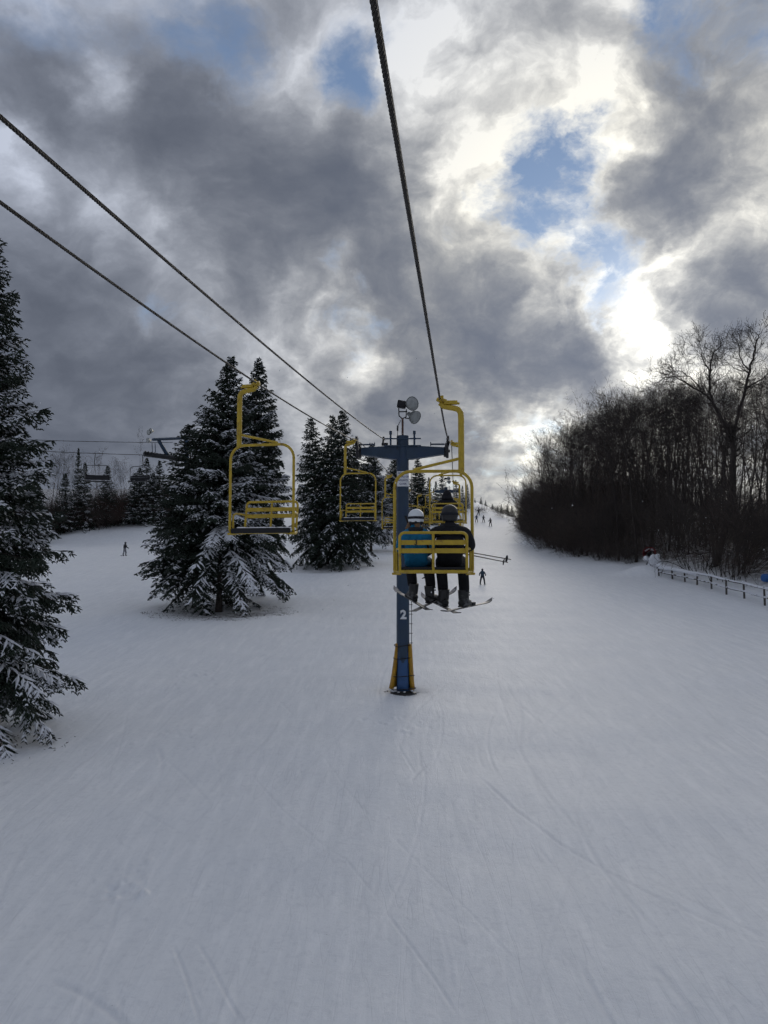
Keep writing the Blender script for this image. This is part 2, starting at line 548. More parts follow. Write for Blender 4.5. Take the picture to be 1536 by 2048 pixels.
def build_snow():
    rnd = random.Random(11)
    # polar sheet round the ground point under the lift chair: fine ahead, coarse elsewhere
    rr = [0.6]
    while rr[-1] < 620:
        r = rr[-1]
        rr.append(r * (1.0048 if 6.5 < r < 40 else (1.012 if r >= 40 else 1.08)))
    rr = np.array(rr)
    DA = 0.095
    a_f = np.arange(-31, 31.0001, DA)
    a_c = np.arange(33, 327.1, 3.0)
    aa = np.radians(np.concatenate([a_f, a_c]))
    RR, AA = np.meshgrid(rr, aa, indexing='ij')
    X = RR * np.sin(AA); Y = RR * np.cos(AA)
    Z = zg(X, Y)
    # ski tracks: grooves with a small thrown-up rim
    tracks = []
    def tr(pts, w, d):
        tracks.append(([ground(*p) for p in pts], max(w * .62, .02), d * .55))
    tr([(95, 1957), (160, 1985), (215, 2020), (262, 2060)], .085, .040)
    tr([(345, 1885), (365, 1935), (383, 1985), (400, 2046)], .040, .028)
    tr([(392, 1880), (425, 1935), (458, 2000), (486, 2050)], .040, .028)
    tr([(388, 1972), (402, 2005)], .05, .02)
    tr([(278, 1620), (320, 1643), (362, 1664)], .045, .03)
    tr([(316, 1492), (326, 1522), (322, 1545), (311, 1562)], .09, .035)
    tr([(500, 1545), (560, 1615), (640, 1685), (695, 1722), (768, 1812)], .035, .022)
    tr([(645, 1510), (690, 1575), (748, 1645)], .03, .02)
    tr([(256, 1420), (246, 1470), (228, 1525)], .045, .02)
    tr([(185, 1560), (120, 1610), (60, 1670)], .05, .02)
    tr([(460, 1655), (420, 1700), (380, 1740)], .03, .018)
    tr([(200, 1815), (168, 1845)], .05, .025)
    tr([(330, 1690), (300, 1770), (285, 1790)], .04, .018)
    tr([(948, 1545), (1030, 1620), (1120, 1688), (1230, 1752), (1330, 1802), (1440, 1852), (1560, 1905)], .06, .035)
    tr([(1285, 1752), (1400, 1810), (1470, 1845), (1560, 1890)], .05, .028)
    tr([(1060, 1680), (1075, 1695), (1120, 1745)], .05, .018)
    tr([(768, 1655), (850, 1740), (945, 1830), (1010, 1900), (1072, 1956)], .03, .02)
    tr([(768, 1820), (822, 1892), (872, 1962), (918, 2035)], .035, .026)
    tr([(858, 1863), (900, 1873), (940, 1892)], .045, .026)
    tr([(1282, 1640), (1312, 1672), (1338, 1708)], .035, .022)
    tr([(1230, 1770), (1258, 1815), (1280, 1850)], .04, .022)
    tr([(822, 1795), (880, 1822), (938, 1856)], .03, .022)
    tr([(838, 1500), (843, 1545)], .05, .02)
    tr([(1265, 1490), (1310, 1512)], .05, .022)
    tr([(1100, 1450), (1220, 1520), (1380, 1600), (1536, 1680)], .045, .018)
    tr([(1010, 1400), (1180, 1470), (1350, 1530), (1536, 1600)], .045, .016)
    tr([(1080, 1380), (1300, 1440), (1536, 1510)], .05, .018)
    for i in range(85):
        y0 = rnd.uniform(7, 30); x0 = rnd.uniform(-9, 13) * (0.4 + y0 / 22)
        a = rnd.gauss(0.03, 0.27); k = rnd.uniform(-.06, .06); L = rnd.uniform(0.8, 6) * (1 + y0 / 25)
        pts = []
        x, y = x0, y0
        for s in range(7):
            pts.append(Vector((x, y, 0)))
            x += math.sin(a) * L / 6; y += math.cos(a) * L / 6; a += k
        tracks.append((pts, rnd.uniform(.022, .05), rnd.uniform(.006, .018)))
    def cut(pts, w, d):
        n = len(pts)
        cum = [0.0]
        for i in range(n - 1): cum.append(cum[-1] + (pts[i + 1].xy - pts[i].xy).length)
        tot = max(cum[-1], 1e-6)
        for i in range(n - 1):
            p, q = pts[i].xy, pts[i + 1].xy
            if (q - p).length < 1e-4: continue
            r_p, r_q = p.length, q.length
            pad = w * 3.5
            i0 = max(np.searchsorted(rr, min(r_p, r_q) - pad - .3) - 1, 0); i1 = np.searchsorted(rr, max(r_p, r_q) + pad) + 1
            ap, aq = math.degrees(math.atan2(p.x, p.y)), math.degrees(math.atan2(q.x, q.y))
            da = math.degrees(pad / max(min(r_p, r_q), 1)) + .2
            j0 = max(int((min(ap, aq) - da + 31) / DA), 0); j1 = min(int((max(ap, aq) + da + 31) / DA) + 2, len(a_f))
            if j1 <= j0 or i1 <= i0: continue
            xs = X[i0:i1, j0:j1]; ys = Y[i0:i1, j0:j1]
            dx, dy = q.x - p.x, q.y - p.y
            L2 = dx * dx + dy * dy
            tt = np.clip(((xs - p.x) * dx + (ys - p.y) * dy) / L2, 0, 1)
            dist = np.hypot(xs - p.x - tt * dx, ys - p.y - tt * dy)
            along = (cum[i] + tt * math.sqrt(L2)) / tot
            fade = np.clip(along / .12, 0, 1) * np.clip((1 - along) / .12, 0, 1)
            prof = -.62 * d * np.exp(-(dist / w) ** 2) + d * .22 * np.exp(-((dist - 2.0 * w) / (.8 * w)) ** 2)
            cur = D[i0:i1, j0:j1]
            new = prof * fade
            D[i0:i1, j0:j1] = np.where(np.abs(new) > np.abs(cur), new, cur)
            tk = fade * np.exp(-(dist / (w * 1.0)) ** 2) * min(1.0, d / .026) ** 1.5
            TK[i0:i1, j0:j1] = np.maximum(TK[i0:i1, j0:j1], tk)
    D = np.zeros_like(Z)
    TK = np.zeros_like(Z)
    for pts, w, d in tracks:
        cut(pts, w, d)
    # churned clods
    for (px, py, n, sp) in ((385, 1345, 26, .55), (395, 1362, 14, .5), (260, 1755, 16, .35), (340, 1475, 14, .5), (800, 1450, 16, .7), (260, 1780, 8, .3)):
        c = ground(px, py)
        for _ in range(n):
            bx, by = c.x + rnd.gauss(0, sp), c.y + rnd.gauss(0, sp)
            s = rnd.uniform(.03, .085)
            r0 = math.hypot(bx, by); i0 = np.searchsorted(rr, r0 - .35); i1 = np.searchsorted(rr, r0 + .35)
            aj = math.degrees(math.atan2(bx, by)); dj = math.degrees(.35 / r0)
            j0 = max(int((aj - dj + 31) / DA), 0); j1 = min(int((aj + dj + 31) / DA), len(a_f))
            dd = np.hypot(X[i0:i1, j0:j1] - bx, Y[i0:i1, j0:j1] - by)
            D[i0:i1, j0:j1] += rnd.choice((1, 1, -1)) * s * .6 * np.exp(-(dd / s) ** 2)
    Z = Z + D
    nr, na = X.shape
    verts = np.stack([X, Y, Z], -1).reshape(-1, 3)
    verts = np.vstack([verts, [[0, 0, float(zg(0, 0))]]])
    ii, jj = np.meshgrid(np.arange(nr - 1), np.arange(na), indexing='ij')
    j2 = (jj + 1) % na
    quads = np.stack([ii * na + jj, (ii + 1) * na + jj, (ii + 1) * na + j2, ii * na + j2], -1).reshape(-1, 4)
    quads = quads[:, ::-1]
    me = mesh_np('snow_ground', verts, quads, True)
    x, y = verts[:, 0], verts[:, 1]
    e = edge_right(y)
    lit = sstep(0.0, 5.0, x - e) * sstep(330, 200, y)
    lit = np.maximum(lit, 0.75 * sstep(130, 136, y + 0.10 * (x + 40)) * sstep(-22, -34, x))
    for (cx, cy, r) in ((GROVE[0], GROVE[1] + .8, 3.4), (GROVE2[0], GROVE2[1] + 1, 3.4)):
        lit = np.maximum(lit, 0.45 * np.exp(-(((x - cx) ** 2 + (y - cy) ** 2) / r ** 2) ** 2))
    lit = np.maximum(lit, 0.55 * np.exp(-(((x - TOWER.x) / .75) ** 2 + ((y - TOWER.y) / .6) ** 2)))
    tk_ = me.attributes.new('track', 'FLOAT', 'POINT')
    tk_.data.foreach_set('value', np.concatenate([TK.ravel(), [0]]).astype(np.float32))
    at_ = me.attributes.new('litter', 'FLOAT', 'POINT')
    at_.data.foreach_set('value', lit.astype(np.float32))
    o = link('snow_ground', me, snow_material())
    tag(o, 'open snow-covered ski slope with crossing ski tracks', kind='structure')
    return o
snow_ground = build_snow()

# ------------------------------------------------------------------ vegetation
M_BARK = mat('spruce_bark', (0.045, 0.036, 0.030), 0.9, 0.35, 10, 0.6, 25)
M_NEEDLE = mat('spruce_needles', (0.020, 0.031, 0.020), 0.75, 0.45, 1.3, second=(0.036, 0.040, 0.034), sfac=(0.45, 0.7), sscale=2.2, spec=0.25)
M_TREESNOW = mat('snow_on_boughs', (0.74, 0.75, 0.78), 0.8, 0.08, 5, spec=0.15)
M_TWIG = mat('bare_twigs', (0.042, 0.034, 0.029), 0.9, 0.3, 2.0)
M_TWIG2 = mat('grey_brown_twigs', (0.070, 0.053, 0.044), 0.9, 0.35, 2.0)
M_REDTWIG = mat('reddish_twigs', (0.085, 0.045, 0.035), 0.9, 0.3, 2.0)

def spindles(P, Dv, L, rad, up=None, flat=1.0, rs=None):
    """three-sided double cones: start P, unit direction Dv, length L, radius rad -> verts, tri faces"""
    n = len(P)
    ref = np.tile(np.array([[0.0, 0.0, 1.0]]), (n, 1))
    ref[np.abs(Dv[:, 2]) > .9] = (0, 1, 0)
    U = np.cross(Dv, ref); U /= np.linalg.norm(U, axis=1, keepdims=True) + 1e-9
    W = np.cross(U, Dv)
    a0 = (rs.uniform(0, 6.28, n) if rs is not None and flat == 1.0 else np.full(n, math.pi / 2))
    V = np.zeros((n, 5, 3))
    V[:, 0] = P
    for k in range(3):
        a = a0 + k * 2.0944
        V[:, 1 + k] = P + Dv * (L * .38)[:, None] + (U * np.cos(a)[:, None] + W * (np.sin(a) * flat)[:, None]) * rad[:, None]
    V[:, 4] = P + Dv * L[:, None]
    T = np.array([[0, 2, 1], [0, 3, 2], [0, 1, 3], [4, 1, 2], [4, 2, 3], [4, 3, 1]])
    Fc = (np.arange(n)[:, None, None] * 5 + T[None]).reshape(-1, 3)
    return V.reshape(-1, 3), Fc

def spruce_mesh(name, H, Rb, hb, seed, snow=0.4, gap=0.42, bl=0.17, tw=0.10, power=.68, lean=(0, 0), twr=0.030, snow_side=None, droop=0.0, lowskip=.35):
    """returns trunk, crown, snow meshes of one spruce"""
    rs = np.random.RandomState(seed)
    P, Dv, L, Rd, S = [], [], [], [], []
    TW = MB()
    trunk_r = H * 0.0125
    segs = 10
    TW.tube([(lean[0] * (i / segs), lean[1] * (i / segs), -0.3 + (H * .97 + .3) * i / segs) for i in range(segs + 1)],
            [trunk_r * (1.25 if i == 0 else 1 - .93 * i / segs) for i in range(segs + 1)], 9)
    z = hb
    while z < H * .985:
        f = (z - hb) / (H - hb)
        nb = 7 if f < .7 else 5
        az0 = rs.uniform(0, 6.28)
        for b in range(nb):
            az = az0 + b * 6.283 / nb + rs.uniform(-.3, .3)
            if f < (.06 if lowskip < .5 else .13) and rs.rand() < lowskip: continue
            ln = max(Rb * (1 - f) ** power * rs.uniform(.72, 1.12), .12)
            zz = z + rs.uniform(-.18, .18)
            c, s_ = math.cos(az), math.sin(az)
            el = -0.30 - droop + 0.95 * f ** 1.2 + rs.uniform(-.10, .10)      # lower boughs hang, top ones rise
            sag = -0.24 * (1 - f) - .22 * max(0.0, .3 - f) / .3 + rs.uniform(-.06, .03)
            tip = 0.20 * (1 - f * .5) * min(1.0, .3 + f / .3)
            hd = np.array([c, s_, 0.0]); sd = np.array([-s_, c, 0.0])
            org = np.array([lean[0] * zz / H, lean[1] * zz / H, zz])
            def sp(t):
                return org + hd * (ln * t * math.cos(el * .6)) + np.array([0, 0, ln * (math.tan(el) * .8 * t + sag * t * t + tip * t ** 3)])
            if ln > .6:
                TW.tube([sp(t) for t in (0, .35, .7, .97)], [.012 + ln * .007, .010 + ln * .004, .008, .003], 4, False)
            bsn = rs.beta(.55, .8)
            if snow_side is not None:
                bsn *= .40 + .75 * max(0.0, c * snow_side[0] + s_ * snow_side[1])
            nbl = max(int(ln / bl), 3)
            for i in range(nbl):
                t = (i + rs.uniform(.1, .9)) / nbl
                if t < .12 and ln > 1: continue
                p0 = sp(t); tan = sp(min(t + .03, 1.0)) - sp(max(t - .03, 0)); tan /= np.linalg.norm(tan)
                blen = (0.16 + .46 * ln * (1 - t) ** .75 * (t + .25)) * rs.uniform(.65, 1.15)
                blen = min(blen, 1.05)
                for side in (-1, 1):
                    if rs.rand() < .08: continue
                    ang = rs.uniform(.75, 1.1)
                    d = tan * math.cos(ang) + sd * side * math.sin(ang) + np.array([0, 0, -0.22 - .75 * (1 - f * .7) * rs.rand()])
                    d /= np.linalg.norm(d)
                    # the branchlet itself and the twigs on it
                    P.append(p0); Dv.append(d); L.append(blen); Rd.append(twr * 1.05); S.append((bsn, t, f))
                    nt = int(blen / tw)
                    if nt > 0:
                        u = (np.arange(nt) + rs.uniform(.1, .9, nt)) / nt
                        q = p0[None] + d[None] * (blen * u)[:, None] + np.array([[0, 0, -1.0]]) * (blen * .22 * u ** 2)[:, None]
                        for sg in (-1, 1):
                            lat = np.cross(d, [0, 0, 1.0]); lat /= np.linalg.norm(lat) + 1e-9
                            dd = d[None] * rs.uniform(.45, .9, nt)[:, None] + lat[None] * sg * rs.uniform(.5, .9, nt)[:, None] + np.array([[0, 0, -.8]]) * rs.rand(nt)[:, None] + rs.normal(0, .2, (nt, 3))
                            dd /= np.linalg.norm(dd, axis=1, keepdims=True)
                            tl = np.clip(.12 + .28 * blen * (1 - u), .08, .34) * rs.uniform(.7, 1.25, nt)
                            for k in range(nt):
                                P.append(q[k]); Dv.append(dd[k]); L.append(tl[k]); Rd.append(twr * rs.uniform(.7, 1.15)); S.append((bsn, t, f))
            # leading shoot
            P.append(sp(.86)); dv = sp(1.0) - sp(.86); dv /= np.linalg.norm(dv); Dv.append(dv); L.append(max(.18 * ln, .16)); Rd.append(twr); S.append((bsn, 1, f))
        z += gap * (1.0 - .45 * f) * rs.uniform(.8, 1.2)
    # top leader
    for k in range(5):
        P.append(np.array([lean[0], lean[1], H * .955 + k * .035 * H / 6])); v = np.array([rs.normal(0, .25), rs.normal(0, .25), 1.0]); v /= np.linalg.norm(v)
        Dv.append(v); L.append(.24); Rd.append(twr); S.append((0, 0, 1))
    P = np.array(P); Dv = np.array(Dv); L = np.array(L); Rd = np.array(Rd); S = np.array(S)
    V, Fc = spindles(P, Dv, L, Rd, rs=rs)
    crown = mesh_np(name + '_crown', V, Fc)
    crown.materials.append(M_NEEDLE)
    trunk = TW.mesh(name + '_trunk'); trunk.materials.append(M_BARK)
    # snow caught on the twigs, in clumps along some boughs; long branchlets of laden boughs carry thick pads
    cl = np.sin(P[:, 0] * 2.1 + P[:, 2] * 1.6) * np.sin(P[:, 1] * 1.9 - P[:, 2] * 1.5 + 1) * .5 + .5
    load = np.clip((S[:, 0] - .08) / .42, 0, 1)
    prob = snow * 1.5 * load * (.25 + 1.1 * cl ** 1.3) * (.35 + .75 * S[:, 1]) * (1.15 - .75 * S[:, 2]) * (.55 + .45 * np.clip(S[:, 2] / .15, 0, 1))
    big_ = L > .36
    pick = rs.rand(len(P)) < np.where(big_, prob * 2.2, prob * .85)
    if pick.sum() < 3: pick[:10] = True
    bp = big_[pick]
    Ps = P[pick] + np.array([[0, 0, .022]]); Ds = Dv[pick] * np.array([[1, 1, .8]]); Ds /= np.linalg.norm(Ds, axis=1, keepdims=True)
    Ls = np.where(bp, L[pick] * .9, np.minimum(L[pick] * .95, .30))
    Rs = np.where(bp, twr * rs.uniform(1.3, 2.6, pick.sum()), Rd[pick] * rs.uniform(1.0, 1.8, pick.sum()))
    Ps = Ps + np.where(bp, .02, 0)[:, None] * np.array([[0, 0, 1.0]])
    Vs, Fs = spindles(Ps - Ds * .02, Ds, Ls, Rs, flat=.6)
    snowm = mesh_np(name + '_snow', Vs, Fs)
    snowm.materials.append(M_TREESNOW)
    return trunk, crown, snowm

def place_spruce(meshes, loc, s=1.0, rz=0.0, label='', group=None, sxy=None):
    t = empty('spruce_tree', loc, rz, label, 'tree', group)
    w = sxy if sxy else s
    t.scale = (w, w, s)
    for nm, me in zip(('trunk', 'crown', 'snow'), meshes):
        c = link(nm, me, None, t)
        if nm == 'snow': c['kind'] = 'stuff'
    return t

def tree_h(px_top, py_top, base):
    """height of a thing standing at base whose top shows at that pixel"""
    d = depth(base)
    return at(px_top, py_top, d).z - base.z

SP_NEAR = spruce_mesh('spruce_near', 15.0, 3.35, 1.0, 3, snow=.9, gap=.29, bl=.17, tw=.095, power=.60, twr=.030, snow_side=(.5, -.85))
SP_A = spruce_mesh('spruce_a', 15.0, 4.2, 3.5, 5, droop=.05, lowskip=.62, snow=.95, gap=.31, bl=.17, tw=.11, power=.86, twr=.042, snow_side=(.2, -1))
SP_B = spruce_mesh('spruce_b', 15.0, 3.6, 2.3, 8, droop=.18, lowskip=.4, snow=.14, gap=.34, bl=.22, tw=.13, power=.75, twr=.044)
SP_C = spruce_mesh('spruce_c', 12.0, 2.6, 0.8, 12, snow=.35, gap=.45, bl=.30, tw=.2, power=.8, twr=.06, snow_side=(.1, -1))

# the large snowy spruce at the left edge
nb = ground(-80, 1475)
hN = tree_h(-75, 395, nb)
place_spruce(SP_NEAR, nb, hN / 15.0, 0.4, 'tall spruce with snow-laden drooping boughs beside the groomed run, cut by the photo edge', sxy=3.15 / 3.35)

# the grove of three trunks beside the lift
def grove_tree(meshes, bx, by, tx, ty, rz, label, wid=1.0, group=None, H0=15.0):
    b = ground(bx, by)
    h = tree_h(tx, ty, b)
    t = place_spruce(meshes, b + Vector((0, 0, -.05)), h / H0, rz, label, group, sxy=h / H0 * wid)
    # small lean so that the top stands where the photograph shows it
    d = depth(b); off = at(tx, ty, d).x - b.x
    t.rotation_euler = (0, math.atan2(off, h), rz) if False else (0, 0, rz)
    if abs(off) > .05:
        t.rotation_mode = 'QUATERNION'
        t.rotation_quaternion = Quaternion((0, 1, 0), math.atan2(off, h)) @ Quaternion((0, 0, 1), rz)
    return t
grove_tree(SP_A, 437, 1224, 455, 702, 1.2, 'tallest spruce of the three-trunk grove, boughs heavy with snow, middle trunk', 1.02)
grove_tree(SP_A, 483, 1204, 514, 706, 3.6, 'spruce with ragged snow-dusted boughs behind the nearest empty downhill chair', .86)
grove_tree(SP_B, 392, 1216, 372, 838, 0.3, 'shorter dark green spruce on the snowboarder side of the three-trunk grove', 1.45)
# the dark grove behind it
G2 = 'dark spruces in the grove behind the empty chairs'
L2 = 'dark spruce with little snow in the crowded grove up the slope'
grove_tree(SP_B, 640, 1136, 619, 826, 2.2, L2, 0.95, G2)
grove_tree(SP_B, 655, 1128, 664, 822, 4.2, L2, 0.8, G2)
grove_tree(SP_B, 680, 1136, 684, 812, 5.0, L2, 0.95, G2)
grove_tree(SP_B, 700, 1124, 712, 880, 1.0, L2, 1.05, G2)
b = ground(742, 1102); place_spruce(SP_A, b, tree_h(748, 884, b) / 15, 2.0, 'snow-streaked spruce between the lift tower and the dark grove')
b = ground(790, 1086); place_spruce(SP_A, b, tree_h(788, 905, b) / 15, 4.4, 'frosted spruce partly hidden behind the lift tower')
b = ground(836, 1075); place_spruce(SP_B, b, tree_h(836, 913, b) / 15, 0.6, 'pointed dark spruce showing just past the lift tower pole')

# spruces up on the far slopes
FG = 'small far spruces along the ridge'
FLb = 'small dark spruce far up on the ridge line'
for (px, py, top, wid) in ((962, 1012, 997, 1.2), (971, 1015, 1003, 1.3), (985, 1020, 1008, 1.5), (1003, 1032, 1012, 1.0), (1015, 1036, 1010, 1.2), (1024, 1040, 1014, 1.4), (950, 1006, 996, 1.3), (995, 1026, 1013, 1.5)):
    b = on_ground(*( (ray(px, py) * 235 + CAM).xy ))
    h = 1.9 * (py - top) / F * 235 * .62
    place_spruce(SP_C, b + Vector((0, 0, -.4)), h / 12, px * 1.7, FLb, FG, sxy=h / 12 * wid)
# bluish far trees behind the third tower
G3 = 'spruces far up beside the lift line'
L3 = 'hazy blue-green spruce far up beside the lift line'
for (px, D, h) in ((872, 175, 9.5), (884, 190, 11), (893, 170, 7.5), (858, 185, 10), (846, 170, 10), (912, 210, 8), (925, 205, 7), (935, 215, 6.5)):
    p = ray(px, 1020) * D + CAM
    place_spruce(SP_C, on_ground(p.x, p.y, -.2), h / 12, px * .37, L3, G3)
# left bank
G4 = 'spruces on the far bank by the other lift'
L4 = 'spruce standing on the brushy far bank below the other chairlift'
for (px, py, top, wid, ms) in ((146, 1058, 895, .62, SP_C), (206, 1052, 931, 1.3, SP_C), (286, 1046, 915, 1.3, SP_C), (262, 1050, 945, 1.5, SP_C),
                               (120, 1066, 945, 1.3, SP_C), (312, 1040, 920, 1.3, SP_C), (160, 1060, 925, 1.1, SP_C), (300, 1046, 945, 1.5, SP_C), (272, 1048, 935, 1.5, SP_C)):
    b = ground(px, py + 4) + Vector((0, 1.5, 0)); b.z = float(zg(b.x, b.y)) - .1
    h = tree_h(px, top, b)
    place_spruce(ms, b, h / 12, px * .9, L4, G4, sxy=h / 12 * wid)
b = ground(88, 1085) + Vector((-1.0, -2, 0))
place_spruce(SP_A, on_ground(b.x, b.y), tree_h(70, 935, b) / 15, .8, 'white-frosted spruce at the foot of the far bank, beyond the big edge spruce')

# ---- bare broadleaf trees
def seg_mesh(name, segs, n=3):
    """tapered prisms, one per branch segment"""
    A = np.array([s[0] for s in segs]); B = np.array([s[1] for s in segs]); r0 = np.array([s[2] for s in segs]); r1 = np.array([s[3] for s in segs])
    Dv = B - A; Dv /= np.linalg.norm(Dv, axis=1, keepdims=True) + 1e-9
    ref = np.tile(np.array([[0.0, 0.0, 1.0]]), (len(A), 1)); ref[np.abs(Dv[:, 2]) > .9] = (0, 1, 0)
    U = np.cross(Dv, ref); U /= np.linalg.norm(U, axis=1, keepdims=True); W = np.cross(Dv, U)
    V = np.zeros((len(A), 2 * n, 3))
    for k in range(n):
        a = 2 * math.pi * k / n
        o = U * math.cos(a) + W * math.sin(a)
        V[:, k] = A + o * r0[:, None]; V[:, n + k] = B + o * r1[:, None]
    T = np.array([[k, (k + 1) % n, n + (k + 1) % n, n + k] for k in range(n)])
    Fc = (np.arange(len(A))[:, None, None] * (2 * n) + T[None]).reshape(-1, 4)
    return mesh_np(name, V.reshape(-1, 3), Fc, n > 3)

def grow(rs, p, d, length, r, level, maxl, out, spread, nseg, up=.12, twist=.22, rmin=.006, kids=(4, 6)):
    """recursive limb; out[level] collects (a, b, r0, r1)"""
    step = length / nseg
    pts = []
    for i in range(nseg):
        d = d + rs.normal(0, twist, 3) + np.array([0, 0, up])
        d /= np.linalg.norm(d)
        q = p + d * step
        ra = max(r * (1 - .75 * i / nseg), rmin); rb = max(r * (1 - .75 * (i + 1) / nseg), rmin)
        out[level].append((p, q, ra, rb))
        pts.append((q, d.copy(), rb, (i + 1) / nseg))
        p = q
    if level + 1 < maxl:
        nk = rs.randint(kids[0], kids[1] + 1)
        for k in range(nk):
            i = min(int(nseg * (rs.uniform(.25, 1.0))), nseg - 1)
            q, dd, rb, t = pts[i]
            v = rs.normal(0, 1, 3); v -= dd * v.dot(dd); v /= np.linalg.norm(v) + 1e-9
            an = rs.uniform(.55, 1.0) * spread
            nd = dd * math.cos(an) + v * math.sin(an)
            grow(rs, q, nd, length * rs.uniform(.42, .68), max(rb * rs.uniform(.5, .75), rmin), level + 1, maxl, out, spread, max(nseg - 1, 3), up, twist, rmin, kids)

def bare_tree(name, H, seed, clear=.35, mat_=None, dense=1.0, r=None):
    rs = np.random.RandomState(seed)
    out = [[] for _ in range(6)]
    p = np.array([0, 0, -.4]); d = np.array([rs.normal(0, .04), rs.normal(0, .04), 1.0])
    n = 12; r = r or H * .0068
    pts = []
    for i in range(n):
        d = d + rs.normal(0, .05, 3) + np.array([0, 0, .1]); d /= np.linalg.norm(d)
        q = p + d * (H * .92 + .4) / n
        out[0].append((p, q, r * (1.35 if i == 0 else 1 - .85 * i / n), r * (1 - .85 * (i + 1) / n)))
        pts.append((q, d.copy(), r * (1 - .85 * (i + 1) / n), (i + 1) / n)); p = q
    for k in range(int(16 * dense)):
        t = clear + (1 - clear) * rs.rand() ** .8
        i = min(int(t * n), n - 1)
        q, dd, rb, tt = pts[i]
        az = rs.uniform(0, 6.28)
        nd = np.array([math.cos(az), math.sin(az), rs.uniform(.25, 1.1)]); nd /= np.linalg.norm(nd)
        grow(rs, q, nd, H * rs.uniform(.12, .24) * (1.25 - .6 * t), max(rb * .6, .012), 1, 4, out, .9, 5, .10, .2, .007, (4, 6))
    # low dead twigs on the stem
    for k in range(int(10 * dense)):
        q, dd, rb, tt = pts[rs.randint(1, n)]
        az = rs.uniform(0, 6.28); nd = np.array([math.cos(az), math.sin(az), rs.uniform(0, .8)]); nd /= np.linalg.norm(nd)
        grow(rs, q, nd, rs.uniform(.8, 1.8), .012, 2, 4, out, .9, 4, .05, .25, .007, (3, 4))
    t = seg_mesh(name + '_trunk', out[0], 7); c = seg_mesh(name + '_crown', out[1] + out[2] + out[3], 3)
    for me in (t, c): me.materials.append(mat_ or M_TWIG)
    return t, c

def shrub_mesh(name, H, W, seed, stems=26, mat_=None, kids=(4, 6)):
    rs = np.random.RandomState(seed)
    out = [[] for _ in range(5)]
    for k in range(stems):
        az = rs.uniform(0, 6.28); rr_ = W * .35 * math.sqrt(rs.rand())
        p = np.array([math.cos(az) * rr_, math.sin(az) * rr_, -.25])
        d = np.array([math.cos(az) * rs.uniform(.1, .9), math.sin(az) * rs.uniform(.1, .9), 1.0]); d /= np.linalg.norm(d)
        grow(rs, p, d, H * rs.uniform(.55, 1.0), .016, 0, 3, out, .8, 6, .02, .16, .006, kids)
    a = seg_mesh(name + '_stems', out[0], 4); b = seg_mesh(name + '_twigs', out[1] + out[2], 3)
    for me in (a, b): me.materials.append(mat_ or M_TWIG)
    return a, b

def place_bare(ms, loc, s, rz, label, group=None, name='bare_tree', parts=('trunk', 'crown'), cat='tree', sxy=None):
    t = empty(name, loc, rz, label, cat, group)
    w = sxy or s
    t.scale = (w, w, s)
    for nm, me in zip(parts, ms):
        c = link(nm, me, None, t)
        if nm in ('stems', 'twigs'): c['kind'] = 'stuff'
    return t

BT = [bare_tree('bare%d' % i, 18.0, 40 + i, clear=(.25, .35, .15, .4, .3, .2)[i], mat_=(M_TWIG, M_TWIG2, M_TWIG)[i % 3], dense=(1.2, 1, 1.3, 1, 1.1, 1.4)[i]) for i in range(6)]
SH = [shrub_mesh('shrub%d' % i, 3.2, 2.6, 70 + i, 30, (M_TWIG, M_TWIG2, M_TWIG2)[i]) for i in range(3)]
SHR = shrub_mesh('shrub_red', 2.4, 2.6, 90, 24, M_REDTWIG)

